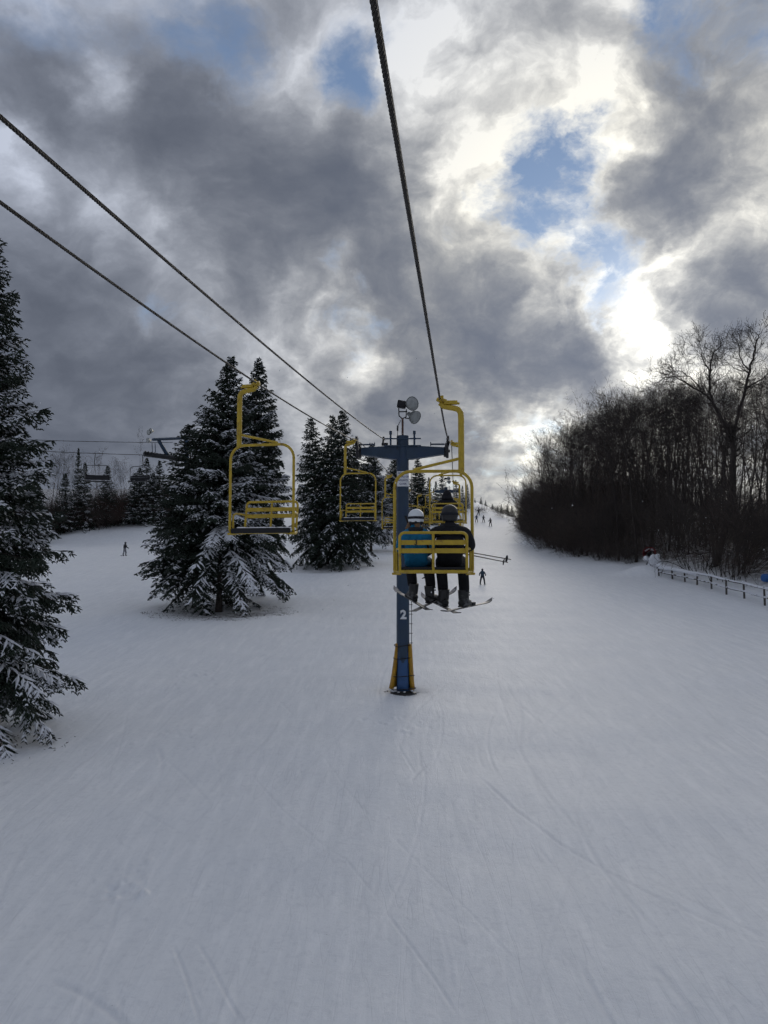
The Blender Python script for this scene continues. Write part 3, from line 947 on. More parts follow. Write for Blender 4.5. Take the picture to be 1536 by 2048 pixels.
def forest():
    rnd = random.Random(5)
    gW = 'bare trees of the wood beside the fence'
    lW = 'bare leafless broadleaf tree in the dark wood on the fence side of the run'
    pts = []
    def sky_line(px):     # the wood's skyline in the photograph
        return np.interp(px, [1020, 1045, 1070, 1100, 1160, 1250, 1350, 1430, 1536, 1700], [990, 922, 890, 866, 826, 790, 758, 750, 730, 690])
    tries = 0
    while len(pts) < 190 and tries < 9000:
        tries += 1
        y = rnd.uniform(44, 178); k = rnd.random()
        x = float(edge_right(y)) + (5.0 if y < 84 else 1.2) + 34 * k ** 1.5
        if any((x - a) ** 2 + (y - b) ** 2 < 2.2 ** 2 for a, b in pts): continue
        px = 768 + F * x / y
        if px > 1640: continue
        if y > 95 and 768 + F * (x - 4.8) / y < 1030: continue
        pts.append((x, y))
    for i, (x, y) in enumerate(pts):
        b = on_ground(x, y)
        d = depth(b)
        px = 768 + F * x / d
        top = float(sky_line(px)) + rnd.uniform(-12, 52) * (60 / max(d, 50)) + max(0, rnd.gauss(0, 14))
        h = (at(px, top, d).z - b.z)
        h = max(5.0, min(h, 23.0))
        wid = rnd.uniform(.85, 1.1)
        place_bare(BT[i % 6], b, h / 18, rnd.uniform(0, 6.28), lW, gW, sxy=h / 18 * wid * 1.05)
    gS = 'leafless shrubs along the edge of the wood'
    lS = 'dense leafless shrub at the snowy edge of the wood'
    for k in range(95):
        y = 47 + 133 * (k / 95.0) + rnd.uniform(-1, 1)
        x = float(edge_right(y)) + rnd.uniform(-.2, 2.5)
        if y < 84: x += rnd.uniform(2.5, 9)
        s = rnd.choice((.5, .7, .9, 1.2, 1.6)) * rnd.uniform(.8, 1.2) * (1.1 if y > 84 else .7)
        if y > 95 and 768 + F * (x - 2.7 * s) / y < 1030: x = (1030 - 768) * y / F + 2.7 * s + rnd.uniform(0, 1.5)
        b = on_ground(x, y)
        place_bare(SH[k % 3], b, s * rnd.uniform(.8, 1.3), rnd.uniform(0, 6.28), lS, gS, 'bare_shrub', ('stems', 'twigs'), 'shrub', sxy=s)
    gP = 'saplings growing under the trees of the wood'
    lP = 'bare twiggy sapling filling the gloom between the trunks of the wood'
    for k in range(75):
        y = rnd.uniform(50, 185)
        x = float(edge_right(y)) + 2.0 + 22 * rnd.random() ** 1.2
        if 768 + F * x / y > 1620 or 768 + F * (x - 5.0) / y < 1034: continue
        b = on_ground(x, y)
        s = rnd.uniform(1.3, 2.9)
        place_bare(SH[k % 3], b, s, rnd.uniform(0, 6.28), lP, gP, 'sapling', ('stems', 'twigs'), 'sapling', sxy=s * .62)
forest()

def forked_tree(name, base, limbs, r0, label, seed):
    """big open-crowned tree: trunk and main limbs follow given points (metres), twigs grow from them"""
    rs = np.random.RandomState(seed)
    out = [[] for _ in range(6)]
    T = MB()
    for pts, ra, rb in limbs:
        n = len(pts)
        # resample smooth
        P = [np.array(p, float) for p in pts]
        fine = []
        for i in range(n - 1):
            a = P[max(i - 1, 0)]; b = P[i]; c = P[i + 1]; d = P[min(i + 2, n - 1)]
            for k in range(5):
                t = k / 5
                fine.append(.5 * ((2 * b) + (-a + c) * t + (2 * a - 5 * b + 4 * c - d) * t * t + (-a + 3 * b - 3 * c + d) * t ** 3) + rs.normal(0, .05, 3))
        fine.append(P[-1])
        m = len(fine)
        rad = [ra + (rb - ra) * i / (m - 1) for i in range(m)]
        rad = [q * .74 for q in rad]
        T.tube(fine, rad, 8, True)
        for i in range(m):
            if i / m < .3: continue
            for k in range(3 if i / m > .5 else 2):
                if rs.rand() < .25: continue
                tn = fine[min(i + 1, m - 1)] - fine[i - 1]; tn /= np.linalg.norm(tn) + 1e-9
                v = rs.normal(0, 1, 3); v -= tn * v.dot(tn); v /= np.linalg.norm(v)
                nd = tn * .6 + v * .8; nd /= np.linalg.norm(nd)
                grow(rs, fine[i], nd, rs.uniform(1.0, 2.3) * (1.2 - .5 * i / m), max(rad[i] * .42, .014), 1, 4, out, .85, 5, .08, .24, .009, (3, 5))
    t = empty(name, base, 0, label, 'tree')
    T.build('trunk', M_TWIG, t)
    c = seg_mesh(name + '_crown', out[1] + out[2] + out[3], 3); link('crown', c, M_TWIG, t)
    return t
bF = ground(1455, 1150) + Vector((1.0, 5, 0)); bF.z = float(zg(bF.x, bF.y))
dF = depth(bF)
def loc(px, py, dy=0.0):
    p = at(px, py, dF + dy) - bF
    return (p.x, p.y, p.z)
forked_tree('bare_tree', bF, [
    ([(0, 0, -.4), loc(1462, 1000), loc(1466, 900), loc(1463, 870)], .40, .30),
    ([loc(1463, 872), loc(1440, 830, -.5), loc(1424, 800, -.8), loc(1418, 762, -1), loc(1424, 720, -1), loc(1440, 690, -.6)], .24, .05),
    ([loc(1424, 802, -.8), loc(1405, 785, -1.4), loc(1375, 768, -2), loc(1345, 752, -2.2), loc(1312, 766, -2.4)], .13, .03),
    ([loc(1405, 786, -1.4), loc(1385, 760, -1.5), loc(1358, 742, -1.2), loc(1340, 744, -1)], .08, .02),
    ([loc(1420, 745, -1), loc(1405, 715, -.4), loc(1400, 690, 0)], .09, .02),
    ([loc(1463, 880), loc(1478, 830, .6), loc(1490, 780, 1), loc(1500, 740, 1.2), loc(1512, 690, 1), loc(1520, 668, .6)], .24, .05),
    ([loc(1492, 775, 1), loc(1515, 762, .2), loc(1545, 742, -.4)], .13, .03),
    ([loc(1499, 742, 1.2), loc(1480, 715, 1.6), loc(1478, 685, 1.5)], .10, .03),
    ([loc(1500, 745, 1.2), loc(1470, 735, 2), loc(1445, 715, 2.4)], .07, .02)], .4,
    'large forked bare tree spreading above the rest of the wood', 21)

# brush, saplings and bare trees of the left bank
def left_bank():
    rnd = random.Random(9)
    gS = 'brush along the foot of the far bank'
    for k in range(60):
        px = rnd.uniform(55, 335)
        py = np.interp(px, [60, 120, 200, 280, 330], [1080, 1070, 1060, 1048, 1046]) + rnd.uniform(-5, 1)
        b = ground(px, py) + Vector((0, 1.0 + rnd.random() * 4, 0)); b.z = float(zg(b.x, b.y))
        red = k % 4 == 0
        ms = SHR if red else SH[k % 3]
        place_bare(ms, b, rnd.uniform(.8, 1.6), rnd.uniform(0, 6), 'reddish-brown leafless shrub on the far bank' if red else 'grey-brown leafless shrub on the far bank',
                   gS + (' (reddish)' if red else ''), 'bare_shrub', ('stems', 'twigs'), 'shrub')
    gT = 'bare trees on the far bank'
    for k, (px, top, s) in enumerate(((110, 900, .8), (98, 915, .8), (165, 925, .9), (128, 930, .7), (190, 945, .8), (238, 930, .8), (300, 930, .8), (80, 915, .8), (135, 905, .7), (215, 925, .8), (180, 915, .9), (104, 895, .7), (226, 915, .9), (172, 900, .8), (245, 920, .9), (90, 905, .9))):
        b = ground(px, 1052) + Vector((0, 4, 0)); b.z = float(zg(b.x, b.y))
        h = tree_h(px, top, b)
        place_bare(BT[k % 6], b, h / 18, k * 1.3, 'thin bare tree among the spruces on the far bank', gT, sxy=h / 18 * s)
    b = ground(254, 1046) + Vector((0, 6, 0)); b.z = float(zg(b.x, b.y))
    h = tree_h(254, 858, b)
    place_bare(BT[3], b, h / 18, .5, 'slender pale bare tree rising above the other chairlift chairs', None, sxy=h / 18 * .28)
    # thin tree at the end of the wood
    b = ground(1022, 1046) + Vector((0, 3, 0)); b.z = float(zg(b.x, b.y))
    h = tree_h(1020, 938, b)
    place_bare(BT[0], b, h / 18, 2.5, 'thin bare tree standing apart at the far end of the wood', None, sxy=h / 18 * .38)
    # low scrub on the upper slope
    for (px, py, s) in ((955, 1027, .5), (970, 1026, .6), (1000, 1033, .8), (1010, 1036, .8), (990, 1024, .5), (1006, 1026, .6)):
        b = ground(px, py)
        place_bare(SH[0], b, s, px, 'low dark scrub patch on the upper snow slope', 'scrub on the upper slope', 'bare_shrub', ('stems', 'twigs'), 'shrub')
left_bank()

# ------------------------------------------------------------------ chairlift
LIFT_AZ = math.atan(0.0945)           # the line climbs a little to the right of the view
TD = 27.5                             # distance of tower 2
T3D = 100.0
def camp(x, zc, d):
    """point from sideways metres, metres above the optical axis, and depth"""
    return at(768 + F * x / d, 1024 - F * zc / d, d)

def rope_right(d):
    if d <= 12.1:
        t = (d - 3.2) / 8.9
        return camp(-.04 + .858 * t, 1.97 - .33 * t - .10 * (t * (1 - t)) * 0, d)
    if d <= TD:
        t = (d - 12.1) / (TD - 12.1)
        x = .818 + (2.242 - .818) * t
        return camp(x, 1.64 + (2.36 - 1.64) * t - .25 * 4 * t * (1 - t), d)
    t = (d - TD) / (T3D - TD)
    return camp(2.242 + (8.6 - 2.242) * t, 2.36 + .5 * t - 7.2 * t * (1 - t), d)
def rope_left(d):
    if d <= TD:
        t = (d - 6.3) / (TD - 6.3)
        return camp(-2.92 + (2.92 - .764) * t, 2.355 - .055 * t - .36 * 4 * t * (1 - t) * .5, d)
    t = (d - TD) / (T3D - TD)
    return camp(-.764 + (6.34 + .764) * t, 2.30 + .54 * t - 4.8 * t * (1 - t), d)
def wire_left(d):
    t = (d - 4.63) / (TD - 4.63)
    return camp(-2.147 + (2.147 + .033) * t, 2.21 + .18 * t - .10 * 4 * t * (1 - t), d)

def strand_rope(name, fn, d0, d1, rad, label, lay=0.22, fine_to=20.0, cat='cable'):
    """six twisted outer strands round a core, laid along the curve fn(depth)"""
    ds = [d0]
    while ds[-1] < d1:
        ds.append(min(ds[-1] + (0.022 if ds[-1] < 7.0 else (0.05 if ds[-1] < fine_to else 0.9)), d1))
    C = np.array([fn(d) for d in ds])
    T = np.gradient(C, axis=0); T /= np.linalg.norm(T, axis=1, keepdims=True)
    U = np.cross(T, [0, 0, 1.0]); U /= np.linalg.norm(U, axis=1, keepdims=True); W = np.cross(T, U)
    s = np.concatenate([[0], np.cumsum(np.linalg.norm(np.diff(C, axis=0), axis=1))])
    Vs, Fs, base = [], [], 0
    k5 = 5
    near = int(np.searchsorted(ds, fine_to))
    if near > 2:
        for st in range(6):
            ph = 2 * math.pi * (s / lay + st / 6.0)
            cen = C + (U * np.cos(ph)[:, None] + W * np.sin(ph)[:, None]) * rad * .62
            ring = np.stack([cen + (U * math.cos(a) + W * math.sin(a)) * rad * .40 for a in np.arange(k5) * 2 * math.pi / k5], 1)[:near + 1]
            n = ring.shape[0]
            i, k = np.meshgrid(np.arange(n - 1), np.arange(k5), indexing='ij'); k2 = (k + 1) % k5
            Vs.append(ring.reshape(-1, 3)); Fs.append(base + np.stack([i * k5 + k, i * k5 + k2, (i + 1) * k5 + k2, (i + 1) * k5 + k], -1).reshape(-1, 4))
            base += n * k5
    ring = np.stack([C + (U * math.cos(a) + W * math.sin(a)) * rad * (.7) for a in np.arange(6) * math.pi / 3], 1)
    if near < len(ds) - 1 or near <= 2:
        scale = np.where(np.arange(len(ds)) > near, 1.38, 1.0)
        ring = C[:, None] + (ring - C[:, None]) * scale[:, None, None]
    n = ring.shape[0]
    i, k = np.meshgrid(np.arange(n - 1), np.arange(6), indexing='ij'); k2 = (k + 1) % 6
    Vs.append(ring.reshape(-1, 3)); Fs.append(base + np.stack([i * 6 + k, i * 6 + k2, (i + 1) * 6 + k2, (i + 1) * 6 + k], -1).reshape(-1, 4))
    me = mesh_np(name, np.vstack(Vs), np.vstack(Fs), True)
    return tag(link(name, me, M_ROPE), label, cat)

strand_rope('haul_rope', rope_right, 0.9, T3D, .0165, 'thick twisted steel rope running overhead to the occupied chairs and tower')
strand_rope('haul_rope', rope_left, 2.0, T3D, .0165, 'twisted steel rope carrying the empty downhill chairs to the tower arm')
strand_rope('signal_cable', wire_left, 1.6, TD, .0155, 'dark cable above the downhill rope, ending at the short post on the tower arm')

# ---- the double chair; local frame: +Y is the way it travels, grip on the rope at the top, origin at the seat frame
def torus_path_bail():
    w, top, r = .56, 1.45, .24
    p = [(-w, 0, .02), (-w, 0, top - r)]
    p += arc((-w + r, 0, top - r), r, math.pi, math.pi / 2, 7)[1:]
    p += arc((w - r, 0, top - r), r, math.pi / 2, 0, 7)
    p += [(w, 0, .02)]
    return p
GRIP_H = 2.50
GRIP_X = 0.105
def make_chair(snow=True):
    root = empty('chairlift_chair')
    MB().tube(torus_path_bail(), .0235, 10).build('bail_frame', M_YELLOW, root)
    # hanger: flat post on the outer side, swan neck to the grip
    h = MB()
    h.tube([(.41, 0, 1.42), (.41, 0, 2.22), (.405, 0, 2.30), (.37, 0, 2.355), (.30, 0, 2.375), (.16, 0, 2.40), (.10, 0, 2.45)],
           [.044, .044, .044, .044, .042, .040, .034], 10)
    hang = h.build('hanger', M_YELLOW, root)
    gm = MB()
    gm.tube([(.20, 0, 2.475), (GRIP_X, 0, GRIP_H - .005), (GRIP_X - .05, 0, GRIP_H + .008)], [.030, .040, .026], 8)
    gm.box((.26, 0, 2.455), (.20, .085, .055), bevel=.012)
    gm.tube([(.135, 0, 2.40), (.135, 0, 2.56)], .022, 8)
    gm.tube([(.34, 0, 2.447), (.39, 0, 2.44)], .017, 6)
    gm.tube([(GRIP_X, -.09, GRIP_H - .01), (GRIP_X, .09, GRIP_H + .0)], .028, 8)
    gm.build('grip', M_YELLOW, hang)
    MB().tube([(.375, 0, 1.63), (-.28, 0, 1.475)], .0215, 8).build('brace', M_YELLOW, root)
    # seat frame
    sf = MB()
    for s in (-1, 1):
        sf.tube([(s * .56, 0, .03), (s * .555, -.03, -.005), (s * .52, -.10, -.015), (s * .475, -.30, -.01), (s * .465, -.44, .0)], .0225, 8)
    sf.tube([(-.465, -.42, .0), (.465, -.42, .0)], .020, 8)
    sf.tube([(-.52, -.06, -.012), (.52, -.06, -.012)], .020, 8)
    sf.build('seat_frame', M_YELLOW, root)
    for s in (-1, 1):     # feet plates at the two corners
        MB().box((s * .53, -.03, -.035), (.13, .12, .035), bevel=.012).build('corner_plate', M_YELLOW, root)
    sp = MB(); sp.box((0, -.20, .035), (.96, .44, .05), bevel=.02); sp.box((0, .035, .012), (1.04, .055, .085), bevel=.02)
    seat = sp.build('seat', M_BLACK, root)
    # backrest
    bf = MB()
    w, y0, y1, top, r = .465, -.42, -.50, .535, .07
    p = [(-w, y0, .0), (-w, (y0 + y1) / 2, top / 2), (-w, y1, top - r)]
    p += [(x, y1, z) for x, _, z in arc((-w + r, 0, top - r), r, math.pi, math.pi / 2, 4)[1:]]
    p += [(x, y1, z) for x, _, z in arc((w - r, 0, top - r), r, math.pi / 2, 0, 4)]
    p += [(w, (y0 + y1) / 2, top / 2), (w, y0, .0)]
    bf.tube(p, .0205, 8)
    bf.build('back_frame', M_YELLOW, root)
    MB().tube([(0, y0, .0), (0, y1, top)], .0195, 8).build('centre_post', M_YELLOW, root)
    for z in (.40, .285):
        y = y0 + (y1 - y0) * z / top
        MB().box((0, y + .014, z), (.90, .014, .068), bevel=.004).build('back_slat', M_YELLOW, root)
    for s in (-1, 1):
        MB().tube([(s * w, -.462, .30), (s * (w + .03), -.38, .315), (s * (w + .055), -.16, .315), (s * (w + .06), -.08, .29), (s * (w + .062), -.06, .24), (s * (w + .06), -.06, .0)],
                  .0175, 8).build('armrest', M_YELLOW, root)
    if snow:
        b = MB()
        rnd = random.Random(3)
        for k in range(16):
            b.ball((-.44 + .058 * k, -.20 + rnd.uniform(-.06, .06), .052), (.075, .15, .022 + rnd.random() * .016), 8, 5, jitter=.25, seed=k)
        b.build('snow_on_seat', M_SNOWLUMP, root)
        b = MB()
        for k in range(14):
            b.ball((-.5 + .072 * k, -.02, .012), (.06, .04, .022), 7, 4, jitter=.3, seed=k + 40)
        b.build('snow_on_frame', M_SNOWLUMP, root)
    return root
chair_up = make_chair(False)
chair_dn = make_chair(True)

def hang_chair(src, fn, d, down, first, label, group=None, swing=0.0, yaw=0.0):
    c = src if first else copy_tree(src)
    g = Vector(fn(d))
    rz = -LIFT_AZ + (math.pi if down else 0) + yaw
    q = Matrix.Rotation(rz, 4, 'Z') @ Matrix.Rotation(swing, 4, 'X')
    c.rotation_euler = q.to_euler()
    c.location = g - (q @ Vector((GRIP_X, 0, GRIP_H)))
    tag(c, label, 'chairlift chair', group)
    if not group and 'group' in c: del c['group']
    return c
CH1 = hang_chair(chair_up, rope_right, 12.1, False, True, 'yellow double chair numbered 3 carrying two skiers', yaw=.03)
CH2 = hang_chair(chair_up, rope_right, 25.8, False, False, 'yellow double chair carrying a hooded rider, hanging beside the tower head')
gU = 'yellow uphill chairs beyond the tower'
for d in (39.4, 53, 66.5, 80):
    hang_chair(chair_up, rope_right, d, False, False, 'small yellow uphill chair beyond the lift tower', gU)
hang_chair(chair_dn, rope_left, 13.95, True, True, 'nearest empty yellow downhill chair, snow on its seat, in front of the snowy grove', yaw=-.13)
hang_chair(chair_dn, rope_left, 26.0, True, False, 'empty yellow downhill chair hanging just short of the tower arm', yaw=-.05)
hang_chair(chair_dn, rope_left, 39.0, True, False, 'empty yellow downhill chair half hidden behind the tower pole')
gD = 'yellow downhill chairs beyond the tower'
for d in (52.5, 65.5, 78.5, 91):
    hang_chair(chair_dn, rope_left, d, True, False, 'small yellow downhill chair in the row beyond the tower pole', gD)

def text_obj(name, body, size, M, parent, material, extrude=.002, align='CENTER', bold=0.0):
    cu = bpy.data.curves.new(name, 'FONT')
    cu.body = body; cu.size = size; cu.extrude = extrude; cu.align_x = align; cu.align_y = 'CENTER'; cu.offset = bold
    cu.resolution_u = 3
    cu.materials.append(material)
    tmp = bpy.data.objects.new(name, cu)
    col.objects.link(tmp)
    dg = bpy.context.evaluated_depsgraph_get()
    dg.update()
    me = bpy.data.meshes.new_from_object(tmp.evaluated_get(dg))
    bpy.data.objects.remove(tmp)
    me.transform(M)
    if not me.materials: me.materials.append(material)
    return link(name, me, None, parent)
FACE_BACK = Matrix(((1, 0, 0, 0), (0, 0, -1, 0), (0, 1, 0, 0), (0, 0, 0, 1)))   # text readable when looking along +Y
slat = [c for c in CH1.children if c.name.startswith('back_slat')][0]
text_obj('number', '3', .10, Matrix.Translation((-.24, -.4755, .40)) @ FACE_BACK, slat, M_BLACKINK, .004, bold=.002)

# ---- tower
def lamp(parent, c, aim, r=.235):
    """round floodlight: housing, bell reflector, glass"""
    q = Vector(aim).normalized().to_track_quat('Z', 'Y').to_matrix().to_4x4()
    M = Matrix.Translation(c) @ q
    m = MB(); m.lathe([(.02, -.26), (.07, -.25), (.085, -.12), (.13, -.08), (.20, .0), (r, .10), (r + .012, .115), (r + .012, .13), (r - .01, .13)], 28, M)
    rf = m.build('lamp_bell', M_BELL, parent)
    g = MB(); g.lathe([(r - .004, .118), (r * .7, .150), (r * .35, .166), (.001, .170)], 28, M)
    g.build('lamp_glass', M_LAMPGLASS, rf)
    return rf
M_BELL = mat('aluminium_reflector', (0.22, 0.23, 0.22), 0.45, 0.15, 8, metal=0.5)
M_LAMPGLASS = mat('frosted_lamp_glass', (0.31, 0.32, 0.31), 0.35, 0.25, 9, spec=0.5)
M_PADY = mat('yellow_vinyl_pad', (0.42, 0.22, 0.012), 0.5, 0.2, 5, 0.2, 12, second=(0.28, 0.15, 0.02), sfac=(0.5, 0.7), sscale=3)
M_PADB = mat('blue_vinyl_pad', (0.030, 0.085, 0.21), 0.45, 0.2, 5, 0.25, 10)

def make_tower(H=8.72, detail=True):
    root = empty('lift_tower')
    r = .205
    pole = MB(); pole.tube([(0, 0, -.25), (0, 0, H * .45), (0, 0, H - .07), (0, 0, H)], [r * 1.06, r * 1.03, r, r * .98], 28).build('pole', M_BLUE, root)
    cz = H - .83           # underside of arm at the pole
    # tapered crossarm
    a = MB()
    L = 1.40
    top = H - .33
    poly = [(-L, top - .09), (-L, top - .36 + .04), (-.32, cz + .02), (.32, cz + .02), (L, top - .36 + .04), (L, top - .09), (.25, top - .02), (0, top + .02), (-.25, top - .02)]
    a.prism(poly, -.16, .16)
    arm = a.build('crossarm', M_BLUE, root)
    s = MB(); s.box((0, 0, top + .0), (2.7, .26, .03), bevel=.01); 
    sn = MB()
    rnd = random.Random(2)
    for k in range(40):
        x = -1.36 + 2.72 * k / 39
        if abs(x) < .22: continue
        sn.ball((x, rnd.uniform(-.05, .05), top - .085 + .055 * max(0, 1 - abs(x) / 1.2)), (.06, .13, .018), 7, 4, jitter=.3, seed=k)
    sn.build('snow_on_arm', M_SNOWLUMP, arm)
    # sheave trains on both ends
    for sx, xr in ((-1, -1.365 - .105), (1, 1.365 + .105)):
        st = MB()
        st.box((sx * 1.47, 0, top - .16), (.05, 1.5, .11), bevel=.01)
        st.box((sx * 1.47, 0, top - .23), (.16, .18, .34), bevel=.02)
        for yy in (-.75, .75): st.box((sx * 1.53, yy, top - .05), (.05, .42, .08), bevel=.01)
        st.tube([(sx * 1.36, 0, top - .2), (sx * 1.60, 0, top - .2)], .05, 10)
        b = st.build('sheave_beam', M_STEEL, root)
        for yy in (-.93, -.57, .57, .93):
            w = MB(); w.lathe([(.03, -.035), (.17, -.035), (.19, -.03), (.165, -.008), (.165, .008), (.19, .03), (.17, .035), (.03, .035)], 20,
                              Matrix.Translation((sx * 1.50, yy, top + .00)) @ Matrix.Rotation(math.pi / 2, 4, 'Y'))
            w.build('sheave', M_BLACK, b)
        st = MB(); st.tube([(sx * .95, -.05, top + .03), (sx * 1.42, -.05, top + .03)], .028, 8); st.tube([(sx * .95, -.05, top - .03), (sx * .95, -.05, top + .10)], .018, 6)
        st.build('walkway_rail', M_BLUE, root)
        gd = MB(); gd.box((sx * 1.47, -1.02, top - .36), (.09, .10, .44), bevel=.02); gd.build('rope_guide', M_STEEL, root)
    # bars across the pole head
    for z in (H - .13, H - .37):
        MB().tube([(-.62, -.23, z), (.62, -.23, z)], .024, 8).build('head_bar', M_BLUE, root)
    for x in (-.40, .40):
        m = MB(); m.tube([(x, -.20, top - .06), (x, -.20, H + .03)], .032, 8); m.tube([(x, -.20, H + .02), (x, -.20, H + .14)], .048, 8)
        m.build('lifting_post', M_BLUE, root)
    m = MB(); m.box((-.655, -.1, top + .14), (.06, .10, .30), Matrix.Rotation(.10, 3, 'Y'), bevel=.01); m.box((-.60, -.1, top + .03), (.22, .14, .09), bevel=.02)
    m.build('cable_bracket', M_STEEL, root)
    # floodlights on a rusty mast
    m = MB(); m.tube([(0, 0, H - .02), (0, 0, H + .62)], .036, 10)
    mast = m.build('lamp_mast', M_RUST, root)
    m = MB()
    m.tube([(-.02, 0, H + .60), (-.12, 0, H + .70), (-.13, 0, H + .96)], .022, 6); m.tube([(.0, 0, H + .60), (.12, 0, H + .66), (.13, 0, H + .92)], .022, 6)
    m.tube([(-.14, 0, H + .84), (.16, 0, H + .84)], .022, 6)
    m.tube([(.08, 0, H + .62), (.22, 0, H + .60)], .02, 6)
    m.build('lamp_bracket', M_STEEL, mast)
    m = MB(); m.box((-.03, .05, H + 1.10), (.30, .28, .24), Matrix.Rotation(.2, 3, 'Y'), bevel=.03); m.build('ballast_box', M_BLACK, mast)
    lamp(root, Vector((.27, .0, H + 1.10)), (.52, -.80, -.02), .235)
    lamp(root, Vector((.36, .0, H + .68)), (.60, -.55, -.45), .225)
    m = MB(); m.tube([(-.18, -.16, H - .5), (-.165, -.12, H + .1), (-.15, -.08, H + .35), (-.06, 0, H + .55)], .012, 5); m.tube([(-.17, -.12, H + .16), (-.165, -.12, H + .34)], .03, 6)
    m.build('power_cord', M_STEEL, mast)
    # ladder of thin rod on the right side
    ld = MB(); ld.tube([(r + .085, -.03, 1.5), (r + .085, -.03, H - 1.2)], .011, 5); lad = ld.build('ladder_rail', M_STEEL, root)
    z = 1.7
    k = 0
    while z < H - 1.3:
        MB().tube([(r - .02, -.03, z), (r + .12, -.03, z)], .011, 5).build('rung', M_STEEL, lad)
        z += .32
    return root, r
tower, TR = make_tower()
TH = 8.72
tower.location = (TOWER.x, TOWER.y, TOWER.z)
tower.rotation_euler = (0, 0, -LIFT_AZ * .4)
tag(tower, 'blue lift tower numbered 2 with floodlights on top and yellow pads at its foot', 'lift tower')
# keep the head where the ropes meet it
_top = at(808, 866, TD)
TH2 = _top.z - TOWER.z
tower.scale = (1, 1, TH2 / TH)
# number and sign on the pole
text_obj('number', '2', .40, Matrix.Translation((.02, -TR * 1.04 - .006, 2.64)) @ FACE_BACK, tower, M_WHITE, .004, bold=.018)
sg = MB()
n = 9
for i in range(n):        # slightly wrapped plate
    pass
sgn = MB(); sgn.box((0.01, -TR - .028, 7.22), (.40, .012, .52), bevel=.003)
sign = sgn.build('sign_plate', M_WHITE, tower)
for k, ln in enumerate(('DO NOT', 'SWING OR', 'BOUNCE', 'CHAIR')):
    text_obj('sign_text', ln, .082, Matrix.Translation((.01, -TR - .036, 7.41 - .122 * k)) @ FACE_BACK, sign, M_NAVYINK, .001, bold=.002)
# padding at the foot: blue front, yellow flared sides, black straps, base plate
def flared(a0, a1, r_top, r_bot, z0, z1, th, material, name):
    m = MB()
    na, nz = 8, 6
    vs, fs = [], []
    for inner in (0, 1):
        for j in range(nz + 1):
            f = j / nz
            rr_ = (r_bot + (r_top - r_bot) * f ** .8) - inner * th
            for i in range(na + 1):
                a = a0 + (a1 - a0) * i / na
                vs.append((rr_ * math.sin(a), -rr_ * math.cos(a) * .92, z0 + (z1 - z0) * f))
    st = (nz + 1) * (na + 1)
    for inner in (0, 1):
        for j in range(nz):
            for i in range(na):
                q = inner * st + j * (na + 1) + i
                fs.append((q, q + 1, q + na + 2, q + na + 1))
    for j in range(nz):
        for i in (0, na):
            q = j * (na + 1) + i; fs.append((q, q + na + 1, q + na + 1 + st, q + st))
    for i in range(na):
        for j in (0, nz):
            q = j * (na + 1) + i; fs.append((q, q + 1, q + 1 + st, q + st))
    m.add(vs, fs, True)
    return m.build(name, material, tower)
flared(R(-52), R(52), .215, .27, .10, 1.72, .05, M_PADB, 'front_pad')
flared(R(54), R(150), .30, .40, .14, 1.66, .10, M_PADY, 'side_pad')
flared(R(-150), R(-54), .245, .47, .20, 1.68, .10, M_PADY, 'side_pad')
for z, rr_ in ((1.62, .285), (1.20, .31), (.62, .375), (.20, .42)):
    m = MB(); pts = [(rr_ * math.sin(a), -rr_ * .93 * math.cos(a), z + .02 * math.sin(a * 2)) for a in [2 * math.pi * k / 24 for k in range(25)]]
    m.tube(pts, .016, 5, False); m.build('strap', M_BLACK, tower)
m = MB(); m.lathe([(.01, .13), (.30, .13), (.36, .07), (.44, .05), (.46, -.05)], 24); m.build('base_plate', M_STEEL, tower)
m = MB()
rnd = random.Random(4)
for k in range(12):
    a = R(rnd.uniform(-110, 110)); m.ball((.38 * math.sin(a), -.36 * math.cos(a), .10 + rnd.random() * .06), (.05, .04, .02), 6, 4, jitter=.4, seed=k)
m.build('snow_on_base', M_SNOWLUMP, tower)

# next tower up the line
t3 = copy_tree(tower)
for ch in list(t3.children):
    if ch.name.split('.')[0] in ('number', 'sign_plate', 'front_pad', 'side_pad', 'strap', 'snow_on_base'):
        for g2 in list(ch.children): bpy.data.objects.remove(g2)
        bpy.data.objects.remove(ch)
_r3 = (Vector(rope_right(T3D)) + Vector(rope_left(T3D))) / 2
_g3 = on_ground(_r3.x, _r3.y)
t3.location = _g3
t3.scale = (1, 1, (_r3.z + .16 - _g3.z) / TH)
tag(t3, 'distant blue lift tower at the head of the row of yellow chairs', 'lift tower')

